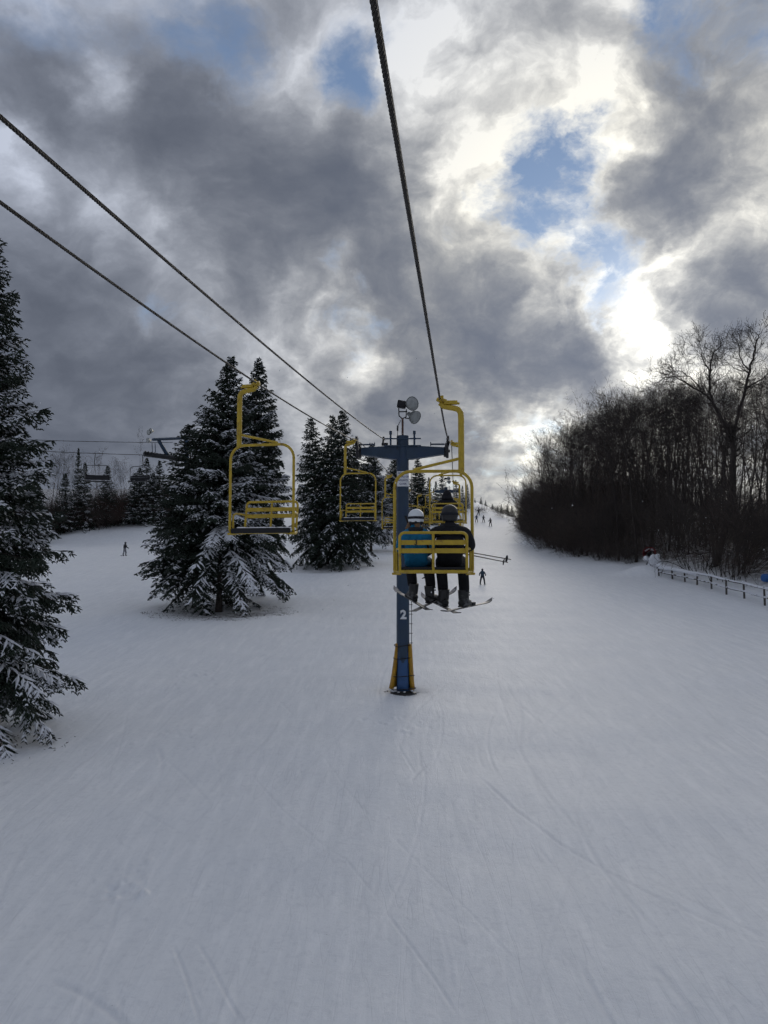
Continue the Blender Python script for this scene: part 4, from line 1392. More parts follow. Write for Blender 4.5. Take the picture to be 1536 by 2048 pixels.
# ------------------------------------------------------------------ the other chairlift, far left
M_GREY = mat('grey_paint', (0.09, 0.095, 0.10), 0.55, 0.2, 6)
def other_lift():
    c0, c1 = at(-140, 889, 64), at(345, 911, 78)
    u0, u1 = at(-140, 871, 68), at(345, 885, 82)
    for a, b, lb in ((c0, c1, 'thin lower rope of the other chairlift, carrying grey chairs'), (u0, u1, 'thin upper rope of the other chairlift above its grey chairs')):
        m = MB()
        m.tube([a.lerp(b, t) + Vector((0, 0, -.35 * 4 * t * (1 - t) * .4)) for t in [i / 24 for i in range(25)]], .026, 5)
        tag(m.build('haul_rope', M_STEEL), lb, 'cable')
    def on_rope(px):
        lo, hi = 0.0, 1.0
        for _ in range(40):
            t = (lo + hi) / 2
            p = c0.lerp(c1, t); v = p - CAM
            q = 768 + F * v.x / (v.y * math.cos(PITCH) + v.z * math.sin(PITCH))
            if q < px: lo = t
            else: hi = t
        return c0.lerp(c1, t) + Vector((0, 0, -.35 * 4 * t * (1 - t) * .4))
    def quad(p, yaw, label, face):
        root = empty('chairlift_chair', p + Vector((0, 0, -2.55)), yaw, label, 'chairlift chair')
        w, top, r = 1.05, 1.5, .32
        pts = [(-w, .18, .12), (-w, 0, .3), (-w, 0, top - r)] + arc((-w + r, 0, top - r), r, math.pi, math.pi / 2, 5)[1:] + arc((w - r, 0, top - r), r, math.pi / 2, 0, 5) + [(w, 0, .3), (w, .18, .12)]
        MB().tube(pts, .034, 6).build('bail_frame', M_GREY, root)
        MB().tube([(0.1, 0, 1.5), (-.22, 0, 1.54), (-.30, 0, 1.66), (-.24, 0, 2.2), (-.22, 0, 2.55)], .04, 6).build('hanger', M_GREY, root)
        m = MB(); m.box((0, .22, .10), (2.0, .45, .09), bevel=.02); m.build('seat', M_BLACK, root)
        m = MB(); m.box((0, -.02, .42), (2.0, .07, .42), Matrix.Rotation(.12, 3, 'X'), bevel=.02); m.build('backrest', M_BLACK, root)
        m = MB(); m.tube([(-w, .0, .5), (-.98, .45, .42), (.98, .45, .42), (w, 0, .5)], .022, 5); m.build('restraint_bar', M_GREY, root)
        return root
    quad(on_rope(196), .25, 'grey wide chair of the other lift with dark padded back, above the far bank', 1)
    quad(on_rope(281), math.pi - .3, 'grey wide chair of the other lift beside the shorter dark spruce', -1)
    # its tower head, standing behind the grove
    tp = at(332, 905, 78)
    g = at(374, 905, 80); g = on_ground(g.x, g.y)
    root = empty('lift_tower', g, 0, 'blue tower head of the other chairlift with lamps, behind the spruces', 'lift tower')
    def L(px, py, d): return at(px, py, d) - g
    m = MB(); m.tube([(0, 0, -.3), L(374, 930, 80), L(373, 880, 80)], [.34, .26, .24], 12); m.build('pole', M_BLUE, root)
    m = MB(); m.tube([L(337, 914, 78.5), L(317, 880, 77.5)], [.20, .17], 10); m.build('strut', M_BLUE, root)
    m = MB(); m.tube([L(306, 879, 76.5), L(376, 876, 81)], .13, 8); m.build('crossarm', M_BLUE, root)
    m = MB(); m.tube([L(289, 908, 76.5), L(372, 919, 80)], .24, 8); arm = m.build('sheave_beam', M_STEEL, root)
    for k in range(7):
        a = L(291 + 6 * k, 906 + k, 76.3 + .3 * k)
        w = MB(); w.lathe([(.02, -.05), (.2, -.05), (.2, .05), (.02, .05)], 12, Matrix.Translation(a) @ Matrix.Rotation(math.pi / 2, 4, 'Y'))
        w.build('sheave', M_BLACK, arm)
    for px in (304, 310):
        m = MB(); m.tube([L(px, 886, 77), L(px + 1, 905, 77)], .035, 5); m.build('service_ladder', M_BLUE, root)
    for (px, py) in ((299, 865), (303, 862), (298, 881)):
        c = L(px, py, 77)
        lm = lamp(root, c, (-.6, -.8, -.1), .24)
other_lift()

# ------------------------------------------------------------------ people
M_JBLUE = mat('teal_blue_jacket', (0.013, 0.145, 0.27), 0.75, 0.35, 7, 1.0, 11, spec=0.2)
M_JBLACK = mat('black_jacket', (0.010, 0.010, 0.013), 0.8, 0.4, 8, 1.0, 11, spec=0.3)
M_PANTS = mat('black_trousers', (0.008, 0.008, 0.010), 0.85, 0.4, 8, 1.0, 12, spec=0.2)
M_HWHITE = mat('white_helmet', (0.72, 0.75, 0.77), 0.35, 0.06, 5)
M_HDARK = mat('dark_grey_helmet', (0.026, 0.026, 0.027), 0.4, 0.3, 8, spec=0.35)
M_BOOT = mat('boot_plastic', (0.018, 0.018, 0.018), 0.45, 0.5, 9, second=(0.07, 0.07, 0.07), sfac=(.58, .62), sscale=8)
M_SKIN = mat('skin', (0.45, 0.27, 0.20), 0.6, 0.06)
M_HAIR = mat('light_brown_hair', (0.16, 0.09, 0.045), 0.6, 0.3, 20)
M_SKITOP = mat('ski_topsheet', (0.06, 0.06, 0.06), 0.45, 0.5, 4, second=(0.28, 0.26, 0.25), sfac=(.52, .58), sscale=4)
M_SKIBASE = mat('ski_base', (0.03, 0.03, 0.032), 0.4, 0.3, 6)
M_LENS = mat('goggle_lens', (0.02, 0.02, 0.03), 0.1, 0.1, spec=0.8)
M_STRAP = mat('goggle_strap', (0.012, 0.014, 0.02), 0.8, 0.2)
M_POLE = mat('ski_pole', (0.16, 0.14, 0.12), 0.4, 0.2, 12, metal=0.3)

def skin_body(name, verts, edges, radii, kinds, mats, root_i, parent=None, sub=1):
    """grow one continuous surface over a skeleton; kinds[i] picks the material near vertex i"""
    me = bpy.data.meshes.new(name + '_skel')
    me.from_pydata([tuple(v) for v in verts], edges, [])
    ob = bpy.data.objects.new(name + '_skel', me)
    col.objects.link(ob)
    sk = ob.modifiers.new('skin', 'SKIN')
    sk.use_smooth_shade = True
    for i, sv in enumerate(me.skin_vertices[0].data):
        r = radii[i]
        sv.radius = r if isinstance(r, tuple) else (r, r)
        sv.use_root = (i == root_i)
    ss = ob.modifiers.new('sub', 'SUBSURF'); ss.levels = sub; ss.render_levels = sub
    dg = bpy.context.evaluated_depsgraph_get()
    dg.update()
    ev = ob.evaluated_get(dg)
    out = bpy.data.meshes.new_from_object(ev)
    bpy.data.objects.remove(ob)
    out.name = name
    out.materials.clear()
    for m in mats: out.materials.append(m)
    P = [Vector(v) for v in verts]
    segs = [(P[a], P[b], kinds[a], kinds[b]) for a, b in edges]
    for poly in out.polygons:
        c = poly.center
        best, bk = 1e9, 0
        for a, b, ka, kb in segs:
            ab = b - a
            t = max(0, min(1, (c - a).dot(ab) / max(ab.length_squared, 1e-9)))
            d = (c - (a + ab * t)).length
            if d < best: best = d; bk = ka if t < .5 else kb
        poly.material_index = bk
    out.polygons.foreach_set('use_smooth', [True] * len(out.polygons))
    o = bpy.data.objects.new(name, out)
    col.objects.link(o)
    if parent is not None: o.parent = parent
    return o

def hand_chain(verts, edges, radii, kinds, wrist_i, palm, dirs, kind, s=1.0):
    """palm vertex and five short fingers hung on the wrist"""
    pi = len(verts); verts.append(palm); radii.append((.040 * s, .028 * s)); kinds.append(kind); edges.append((wrist_i, pi))
    for k, (d, ln) in enumerate(dirs):
        a = len(verts); verts.append(Vector(palm) + Vector(d) * ln * .55); radii.append(.014 * s); kinds.append(kind); edges.append((pi, a))
        b = len(verts); verts.append(Vector(palm) + Vector(d) * ln * .9 + Vector((0, 0, -.025 * s))); radii.append(.011 * s); kinds.append(kind); edges.append((a, b))

def seated(parent_loc, rz, s, mats, shoulder=.20, knees=.11, arm='lap', label='', headturn=0.0, hood=False, wide=1.0, lean=0.0, ank=None):
    """mats: jacket, trousers, gloves.  local: seat top z = 0, facing +Y"""
    root = empty('person', parent_loc, rz, label, 'person')
    V = lambda x, y, z: Vector((x * s, y * s, (z if z < .3 else .3 + (z - .3) * .86) * s))
    v = []; e = []; r = []; k = []
    def add(p, rad, kind, link_=None):
        v.append(p); r.append(tuple(q * s for q in rad) if isinstance(rad, tuple) else rad * s); k.append(kind)
        if link_ is not None: e.append((link_, len(v) - 1))
        return len(v) - 1
    pel = add(V(0, .0, .12), (.20 * wide, .135), 0)
    sp = add(V(lean * .3, -.05, .30), (.175 * wide, .125), 0, pel)
    ch = add(V(lean * .7, -.06, .47), (.185 * wide, .12), 0, sp)
    up = add(V(lean * .9, -.045, .565), (.13 * wide, .09), 0, ch)
    nk = add(V(lean, -.01, .66), .062, 0, up)
    hd = add(V(lean, .02, .76), (.080, .095), 3, nk)
    add(V(lean, .03, .83), (.07, .08), 3, hd)
    for sx in (-1, 1):
        shd = add(V(lean + sx * shoulder, -.04, .53), .082, 0, up)
        el = add(V(lean * .6 + sx * (shoulder + .075), .03, .29), .066, 0, shd)
        if arm == 'lap':
            wr = add(V(sx * .13, .26, .20), .045, 0, el); pd = (-sx * .3, .9, -.2); palm = V(sx * .09, .33, .19)
        elif arm == 'hold':
            wr = add(V(sx * .17, .24, .26), .045, 0, el); pd = (-sx * .5, .8, 0); palm = V(sx * .13, .31, .26)
        fl = []
        for q in range(4):
            fl.append((Vector((-sx * .25 + (q - 1.5) * .22, .9, -.25)).normalized(), (.085, .095, .09, .07)[q] * s))
        fl.append((Vector((-sx * .9, .35, .1)).normalized(), .065 * s))
        hand_chain(v, e, r, k, wr, palm, fl, 2, s)
        hp = add(V(sx * .09, .06, .10), .100, 0, pel)
        A = ank[sx] / s if ank else Vector((sx * (knees + .015), .49, -.39))
        kx = sx * (knees + .03) * .5 + A.x * .5
        kn = add(V(kx, .47, .10), .088, 1, hp)
        sh = add(V(kx * .4 + A.x * .6, .47 * .45 + A.y * .55, (A.z + .10) * .5), .086, 1, kn)
        an = add(V(A.x, A.y, A.z + .09), .084, 1, sh)
        add(V(A.x, A.y, A.z + .0), .080, 1, an)
    body = skin_body('body', v, e, r, k, [mats[0], mats[1], mats[2], M_SKIN], pel, root, 2)
    # face
    face = MB()
    hc = V(lean, .035, .775)
    face.ball(hc + V(0, .098, -.01), (.014 * s, .020 * s, .018 * s), 8, 6)
    face.build('nose', M_SKIN, root)
    if hood:
        m = MB(); M = Matrix.Rotation(-.1, 3, 'X')
        m.ball(V(lean, .0, .76), (.135 * s, .15 * s, .175 * s), 16, 12, M=M)
        m.lathe([(.19 * s, .60 * s), (.15 * s, .66 * s), (.13 * s, .72 * s)], 16, Matrix.Translation((lean * s, -.01 * s, 0)))
        m.build('hood', mats[0], root)
    return root, hc

def helmet(root, c, s, m_shell, m_low, goggle_back=True, strap_marks=None, turn=0.0):
    T = Matrix.Translation(c) @ Matrix.Rotation(turn, 4, 'Z')
    m = MB()
    prof = []
    for i in range(12):
        a = i / 11 * math.pi / 2
        prof.append((.128 * s * math.cos(a) if i < 11 else .001, .045 * s + .118 * s * math.sin(a)))
    prof = [(.120 * s, -.055 * s), (.128 * s, -.03 * s), (.131 * s, .01 * s)] + prof
    m.lathe(prof, 28, T @ Matrix.Diagonal((1, 1.12, 1, 1)))
    sh = m.build('helmet', m_shell, root)
    for q in range(6):
        a = math.pi + q * math.pi / 5
        mm = MB(); mm.ball(T @ Vector((.088 * s * math.cos(a), .100 * s * math.sin(a), .118 * s)), (.011 * s, .011 * s, .007 * s), 6, 4)
        mm.build('vent', M_STRAP, sh)
    m = MB(); m.lathe([(.118 * s, -.10 * s), (.126 * s, -.09 * s), (.127 * s, -.02 * s), (.10 * s, -.02 * s)], 24, T @ Matrix.Diagonal((.96, 1.08, 1, 1)))
    m.build('helmet_lining', m_low, root)
    m = MB(); m.lathe([(.131 * s, -.008 * s), (.1365 * s, -.004 * s), (.1365 * s, .030 * s), (.131 * s, .034 * s)], 28, T @ Matrix.Diagonal((1, 1.12, 1, 1)))
    st = m.build('goggle_strap', M_STRAP, root)
    m = MB(); m.ball(T @ Vector((0, .125 * s, .0)), (.085 * s, .04 * s, .045 * s), 14, 8); m.build('goggles', M_LENS, root)
    if strap_marks:
        for x in (-.045, .045):
            m = MB(); m.box(T @ Vector((x * s, -.138 * s, -.045 * s)), (.058 * s, .012 * s, .034 * s), bevel=.004); m.build('helmet_mark', strap_marks, root)

def boots(root, spots, s, material):
    for (x, y, z, yaw, pitch) in spots:
        M = Matrix.Translation((x, y, z)) @ Matrix.Rotation(yaw, 4, 'Z') @ Matrix.Rotation(pitch, 4, 'X')
        m = MB()
        m.tube([M @ Vector((0, -.01, .24)) * 1, M @ Vector((0, -.01, .12)), M @ Vector((0, -.005, .05))], [.078 * s, .074 * s, .070 * s], 10)
        m.tube([M @ Vector((0, -.10, .045)), M @ Vector((0, -.03, .06)), M @ Vector((0, .06, .05)), M @ Vector((0, .17, .04))], [.050 * s, .062 * s, .058 * s, .042 * s], 10)
        for zz, yy in ((.16, .06), (.20, .055)):
            m.box(M @ Vector((.045, yy, zz)), (.05, .03, .018), bevel=.004)
        bt = m.build('ski_boot', material, root)
        m = MB(); m.box(M @ Vector((0, .03, .005)), (.075 * s, .30 * s, .02), (Matrix.Rotation(yaw, 3, 'Z') @ Matrix.Rotation(pitch, 3, 'X'))); m.build('sole', M_BLACK, bt)

def ski(p_tail, p_tip, label, group=None, w=.082, material=None, roll=0.0):
    """one ski with turned-up shovel and a binding; origin at its middle"""
    a, b = Vector(p_tail), Vector(p_tip)
    L = (b - a).length
    y = (b - a).normalized(); x = y.cross(Vector((0, 0, 1))).normalized(); z = x.cross(y)
    M = Matrix((x, y, z)).transposed()
    root = empty('ski', (a + b) / 2, 0, label, 'ski', group)
    m = MB(); N = 18
    vs, fs = [], []
    for i in range(N + 1):
        t = i / N
        yy = (t - .5) * L
        wd = w * (.5 - .14 * math.sin(math.pi * t)) * (1.0 if t < .9 else math.sqrt(max(0, 1 - ((t - .9) / .1) ** 2)) * .98 + .02)
        up = .055 * max(0, (t - .84) / .16) ** 2 * (L / 1.5) + .02 * max(0, (.05 - t) / .05)
        for (sx, zz) in ((-1, .006), (1, .006), (1, -.006), (-1, -.006)):
            vs.append(M @ Vector((sx * wd, yy, zz + up)))
    for i in range(N):
        for k_ in range(4):
            fs.append((4 * i + k_, 4 * i + (k_ + 1) % 4, 4 * i + 4 + (k_ + 1) % 4, 4 * i + 4 + k_))
    fs += [(0, 1, 2, 3), (4 * N, 4 * N + 3, 4 * N + 2, 4 * N + 1)]
    m.add(vs, fs)
    me = m.mesh('ski_blade'); me.materials.append(material or M_SKITOP); me.materials.append(M_SKIBASE)
    for i, p in enumerate(me.polygons):
        if p.normal.dot(z) < -.5: p.material_index = 1
    link('blade', me, None, root)
    for nm, yy, ln in (('toe_binding', .13, .10), ('heel_binding', -.14, .12)):
        m = MB(); m.box(M @ Vector((0, yy, .03)), (.06, ln, .045), M, bevel=.008)
        m.build(nm, M_BLACK, root)
    return root

def ski_pole(a, b, label, group=None, basket_at=.93, grip=True):
    a, b = Vector(a), Vector(b)
    root = empty('ski_pole', a, 0, label, 'ski pole', group)
    d = b - a
    MB().tube([(0, 0, 0), d], [.010, .007], 7).build('shaft', M_POLE, root)
    q = d.normalized().to_track_quat('Z', 'Y').to_matrix().to_4x4()
    MB().lathe([(.008, -.012), (.05, -.004), (.055, .0), (.05, .006), (.008, .012)], 12, Matrix.Translation(d * basket_at) @ q).build('basket', M_BLACK, root)
    if grip: MB().tube([d * -.02, d * .10], [.018, .015], 8).build('grip', M_BLACK, root)
    return root

CM = CH1.matrix_basis.copy()
def onchair(x, y, z): return CM @ Vector((x, y, z))
cyaw = CH1.rotation_euler.z
# skis: ends read from the photograph at the chair's distance
KL = (at(860, 1222, 11.75), at(787, 1178, 13.15))
KR = (at(822, 1225, 11.75), at(914, 1180, 13.2))
DL = (at(917, 1228, 11.7), at(842, 1192, 13.3))
DR = (at(886, 1224, 11.7), at(985, 1203, 13.2))
ski(*KL, 'pale-tipped ski on the outer foot of the rider in blue')
ski(*KR, 'ski on the inner foot of the rider in blue, tails crossed')
ski(*DL, 'ski on the inner foot of the rider in black, tails crossed')
ski(*DR, 'ski on the outer foot of the rider in black, tip turned outward')
KID_AT, DAD_AT = onchair(-.245, -.22, .045), onchair(.235, -.20, .045)
def boot_spot(origin, ends, t=.45):
    """boot place, heading and tilt in the rider's frame"""
    c = ends[0].lerp(ends[1], t) + Vector((0, 0, .022))
    d = ends[1] - ends[0]
    M = Matrix.Translation(origin) @ Matrix.Rotation(cyaw, 4, 'Z')
    l = M.inverted() @ c
    return (l.x, l.y, l.z, math.atan2(-d.x, d.y) - cyaw, math.atan2(d.z, math.hypot(d.x, d.y)))
KB = {-1: boot_spot(KID_AT, KL), 1: boot_spot(KID_AT, KR, .40)}
DB = {-1: boot_spot(DAD_AT, DL, .38), 1: boot_spot(DAD_AT, DR, .40)}
def ankles(B): return {q: Vector((B[q][0], B[q][1] - .02, B[q][2] + .17)) for q in B}
# rider in blue, left seat
kid, kc = seated(KID_AT, cyaw, .95, (M_JBLUE, M_PANTS, M_STRAP), shoulder=.185, knees=.11, label='person in teal blue jacket and white helmet sitting on the chair numbered 3', lean=.0, wide=1.02, ank=ankles(KB))
helmet(kid, kc + Vector((0, .0, .03)), .87, M_HWHITE, M_STRAP, strap_marks=M_HWHITE)
m = MB(); m.tube([(-.085, .02, .64), (-.12, -.02, .56), (-.135, -.03, .50)], [.03, .034, .016], 8); m.tube([(.02, -.085, .62), (.03, -.10, .54)], [.045, .02], 8); m.build('hair', M_HAIR, kid)
dad, dc = seated(DAD_AT, cyaw, 1.02, (M_JBLACK, M_PANTS, M_BLACK), shoulder=.235, knees=.13, arm='hold', label='person in black jacket and dark helmet sitting on the chair numbered 3, poles held sideways', wide=1.2, ank=ankles(DB))
helmet(dad, dc + Vector((0, .0, .035)), .91, M_HDARK, M_HDARK)
m = MB(); m.lathe([(.12, .54), (.145, .58), (.13, .62), (.10, .63)], 16, Matrix.Translation((0, -.02, 0))); m.build('collar', M_JBLACK, dad)
m = MB(); m.lathe([(.11, .50), (.125, .535), (.11, .575), (.09, .58)], 16, Matrix.Translation((0, -.02, 0))); m.build('collar', M_STRAP, kid)
def inroot(root, p):
    return root.matrix_basis.inverted() @ Vector(p)

boots(kid, KB.values(), .95, M_BOOT)
boots(dad, DB.values(), 1.08, M_BOOT)
# poles of the rider in black: held across, baskets out to the side
hw = dad.matrix_basis @ Vector((.02, .33, .27))
for k, (px, py, dd) in enumerate(((1016, 1119, 12.2), (1010, 1125, 12.0))):
    tip = at(px + 6, py, dd)
    ski_pole(hw + Vector((-.06, .02 * k, .02 - .03 * k)), tip, 'ski pole held sideways by the rider in black, basket out in the open air', 'poles of the rider in black')
ski_pole(at(812, 1034, 12.45), at(853, 1164, 12.35), 'ski pole of the rider in blue, basket hanging below the seat', None)
# hooded rider on the second chair
C2 = CH2.matrix_basis
rider, rc = seated(C2 @ Vector((-.02, -.20, .062)), CH2.rotation_euler.z, 1.06, (M_JBLACK, M_PANTS, M_BLACK), shoulder=.22, label='hooded person in dark clothes riding the chair beside the tower head', hood=True, wide=1.2)
for sx in (-1, 1):
    boots(rider, [(sx * .13, .49, -.52, 0, .1)], 1.0, M_BOOT)
    a = rider.matrix_basis @ Vector((sx * .13, -.25, -.60)); b = rider.matrix_basis @ Vector((sx * .15, 1.3, -.42))
    ski(a, b, 'ski hanging from a boot of the hooded rider', 'skis of the hooded rider')

# standing skiers, small and far
def stander(loc_, rz, h, mats, label, pose='wedge', group=None, board=False, helmet_mat=None, crouch=.0):
    s = h / 1.75
    root = empty('person', loc_, rz, label, 'person', group)
    v = []; e = []; r = []; k = []
    def add(p, rad, kind, ln=None):
        v.append(Vector(p) * s); r.append(rad * s * (1.22 if h < 1.3 else 1.05)); k.append(kind)
        if ln is not None: e.append((ln, len(v) - 1))
        return len(v) - 1
    st = .25 if pose == 'wedge' else .26
    pel = add((0, 0, .93 - crouch), .16, 1)
    sp = add((0, .03, 1.12 - crouch), .16, 0, pel)
    ch = add((0, .06, 1.33 - crouch), .17, 0, sp)
    up = add((0, .07, 1.43 - crouch), .10, 0, ch)
    nk = add((0, .08, 1.50 - crouch), .06, 0, up)
    hd = add((0, .10, 1.62 - crouch), .11, 3, nk)
    add((0, .11, 1.69 - crouch), .095, 3, hd)
    for sx in (-1, 1):
        sh = add((sx * .19, .06, 1.38 - crouch), .075, 0, up)
        el = add((sx * (.33 if pose != 'board' else .36), .10 + (.0 if pose != 'board' else .05 * sx), 1.14 - crouch), .062, 0, sh)
        wr = add((sx * (.34 if pose != 'board' else .40), .27, 1.02 - crouch), .05, 0, el)
        add((sx * .33, .33, 1.0 - crouch), .05, 2, wr)
        hp = add((sx * .10, 0, .88 - crouch), .11, 1, pel)
        kn = add((sx * (st * .8), .10 if pose != 'board' else .05, .50 - crouch * .5), .085, 1, hp)
        an = add((sx * st, -.02, .14), .072, 1, kn)
        add((sx * st, .0, .08), .06, 2, an)
        add((sx * st, .14, .06), .05, 2, len(v) - 1)
    skin_body('body', v, e, r, k, [mats[0], mats[1], M_BLACK, mats[2]], pel, root, 1)
    m = MB(); m.ball(Vector((0, .10, 1.66 - crouch)) * s, (.125 * s, .14 * s, .12 * s), 12, 8, cut=-.5); m.build('helmet', helmet_mat or M_HDARK, root)
    M = root.matrix_basis
    if board:
        m = MB(); N = 12; vs = []; fs = []
        for i in range(N + 1):
            t = i / N; x = (t - .5) * 1.5 * s
            w = .13 * s * math.sqrt(max(.03, 1 - (2 * t - 1) ** 6)); u = .06 * s * abs(2 * t - 1) ** 8
            vs += [(x, -w, u), (x, w, u), (x, w, u + .02), (x, -w, u + .02)]
        for i in range(N):
            for q in range(4): fs.append((4 * i + q, 4 * i + (q + 1) % 4, 4 * i + 4 + (q + 1) % 4, 4 * i + 4 + q))
        fs += [(0, 1, 2, 3), (4 * N, 4 * N + 3, 4 * N + 2, 4 * N + 1)]
        m.add(vs, fs); o = m.build('snowboard', M_SKIBASE); o.matrix_basis = M.copy()
        tag(o, 'dark snowboard under the rider crossing the far slope', 'snowboard')
    else:
        for sx in (-1, 1):
            yw = -sx * .12 if pose == 'wedge' else 0
            c = M @ (Vector((sx * st, .05, .02)) * s)
            d = (M.to_3x3() @ Vector((math.sin(-yw) * -1 * sx * 0 - sx * .10, 1, 0))).normalized() * .78 * s
            ski(c - d, c + d, 'small ski under the ' + label.replace('person', 'skier').replace(' skiing', ''), 'skis of the ' + label.replace('person', 'skier'), material=M_SKIBASE, w=.10)
    return root
def ground_slope_fix(o): pass
p = ground(965, 1169)
stander(p, math.pi - .1, 1.22, (mat('blue_grey_jacket', (0.035, 0.060, 0.085), .8), mat('dark_slate_trousers', (0.022, 0.028, 0.040), .8), M_HDARK), 'person in blue-grey snowsuit skiing down beside the lift tower', 'wedge')
for (px, py, hh, cl, lb, rz) in ((981, 1053, 1.75, (.012, .014, .022), 'person in black skiing lowest of the group on the upper slope', 2.6), (967, 1045, 1.6, (.02, .022, .035), 'person in dark clothes skiing mid-group on the upper slope', 3.4),
                           (953, 1045, 1.7, (.02, .05, .10), 'person in blue jacket skiing beside the chair frame on the upper slope', 3.0), (957, 1031, 1.7, (.03, .02, .02), 'person in dark clothes skiing highest of the group on the upper slope', 2.9)):
    g_ = ground(px, py)
    stander(g_, rz, hh, (mat('ski_jacket', cl, .8), M_PANTS, M_HDARK), lb, 'wedge')
p = ground(249, 1112)
stander(p, -1.9, 1.72, (mat('dark_jacket', (.018, .018, .024), .8), mat('pale_grey_trousers', (.20, .20, .22), .8), M_HDARK), 'person in dark jacket and pale trousers snowboarding across the far slope', 'board', board=True, crouch=.06)

# ------------------------------------------------------------------ fence, snow guns, small things
M_WOOD = mat('weathered_wood', (0.085, 0.075, 0.065), 0.85, 0.35, 6, 0.5, 20)
def fence():
    root = empty('rail_fence', ground(1453, 1190), 0, 'weathered two-rail wooden fence with snow on its rails along the wood', 'fence')
    o = root.location.copy()
    posts = [(1318, 1152, .8), (1345, 1158, .9), (1370, 1164, .95), (1394, 1170, 1.0), (1423, 1178, 1.1), (1453, 1189, 1.15), (1489, 1197, 1.15), (1530, 1211, 1.2), (1580, 1226, 1.2)]
    P = [ground(px, py) for px, py, h in posts]
    rnd = random.Random(8)
    tops = []
    for (px, py, h), g in zip(posts, P):
        l = g - o
        tl = (rnd.uniform(-.05, .05), rnd.uniform(-.05, .05))
        MB().tube([l + Vector((0, 0, -.3)), l + Vector((tl[0] * .5, tl[1] * .5, h * .5)), l + Vector((tl[0], tl[1], h))], [.075, .07, .065], 8).build('post', M_WOOD, root)
        tops.append((l, tl, h))
        MB().ball(l + Vector((tl[0], tl[1], h)), (.09, .09, .05), 8, 5, jitter=.2, seed=px).build('snow_cap', M_SNOWLUMP, root)
    for i in range(len(P) - 1):
        (a, ta, ha), (b, tb, hb) = tops[i], tops[i + 1]
        for fr, th in ((.88, .055), (.42, .05)):
            p = a + Vector((ta[0] * fr, ta[1] * fr - .07, ha * fr)); q = b + Vector((tb[0] * fr, tb[1] * fr - .07, hb * fr))
            rl = MB().tube([p - (q - p) * .03, p.lerp(q, .5) + Vector((0, 0, -.03)), q + (q - p) * .03], th, 7).build('rail', M_WOOD, root)
            heavy = (fr > .5 and i < 5)
            m = MB(); n = 14
            for k in range(n):
                c = p.lerp(q, (k + .5) / n) + Vector((0, 0, th * .8 - .02 * math.sin(math.pi * k / n)))
                if rnd.random() < (0 if heavy else .25): continue
                sz = (.20 - .03 * i) if heavy else .075
                m.ball(c, ((q - p).length / n * .8, max(sz * .8, .05), max(sz * .75, .03)), 7, 5, jitter=.2, seed=k + i * 31)
            if m.v: m.build('snow_on_rail', M_SNOWLUMP, rl)['kind'] = 'stuff'
fence()

M_RED = mat('red_paint', (0.16, 0.012, 0.012), 0.5, 0.2, 6)
def snow_gun(x, y, z, aim, s, label):
    root = empty('snow_gun', (x, y, z), 0, label, 'snow gun')
    q = Vector(aim).normalized().to_track_quat('Z', 'Y').to_matrix().to_4x4()
    M = Matrix.Translation((0, 0, 1.05 * s)) @ q
    MB().lathe([(.36 * s, -.45 * s), (.46 * s, -.40 * s), (.50 * s, .0), (.52 * s, .35 * s), (.56 * s, .42 * s), (.56 * s, .50 * s), (.50 * s, .50 * s), (.47 * s, .0), (.44 * s, -.38 * s)], 28, M).build('barrel', M_RED, root)
    m = MB(); m.lathe([(.001, -.10 * s), (.16 * s, -.08 * s), (.18 * s, -.3 * s), (.001, -.3 * s)], 16, M)
    for k in range(7):
        a = k * 2 * math.pi / 7
        m.box((M @ Vector((.30 * s * math.cos(a), .30 * s * math.sin(a), -.15 * s))), (.30 * s, .03 * s, .10 * s), (q.to_3x3() @ Matrix.Rotation(a, 3, 'Z')))
    m.build('fan', M_BLACK, root)
    m = MB()
    for a in (.5, 2.6, 4.7): m.tube([(0, 0, .75 * s), (.62 * s * math.cos(a), .62 * s * math.sin(a), -.6)], .05 * s, 7)
    m.tube([(0, 0, .5 * s), (0, 0, .8 * s)], .10 * s, 8); m.build('stand', M_STEEL, root)
    m = MB()
    for k in range(9):
        rnd = random.Random(k)
        a = rnd.uniform(.6, math.pi - .6)
        p = M @ Vector((.47 * s * math.cos(a), .47 * s * math.sin(a) * (1 if (q @ Vector((0, 1, 0))).z > 0 else -1), rnd.uniform(-.4, .15) * s))
        m.ball(p, (.16 * s, .16 * s, .07 * s), 8, 6, jitter=.15, seed=k)
    m.build('snow_on_barrel', M_SNOWLUMP, root)
zz = float(zg(GUN_A[0], GUN_A[1]))
snow_gun(GUN_A[0], GUN_A[1] + .4, zz - .05, (-.35, -.90, .15), 1.05, 'red-rimmed fan snow gun capped with snow at the end of the fence')
zz = float(zg(GUN_B[0], GUN_B[1]))
snow_gun(GUN_B[0], GUN_B[1], zz - .1, (-.8, -.5, .3), .8, 'small red and white snow gun on a mound far along the wood edge')
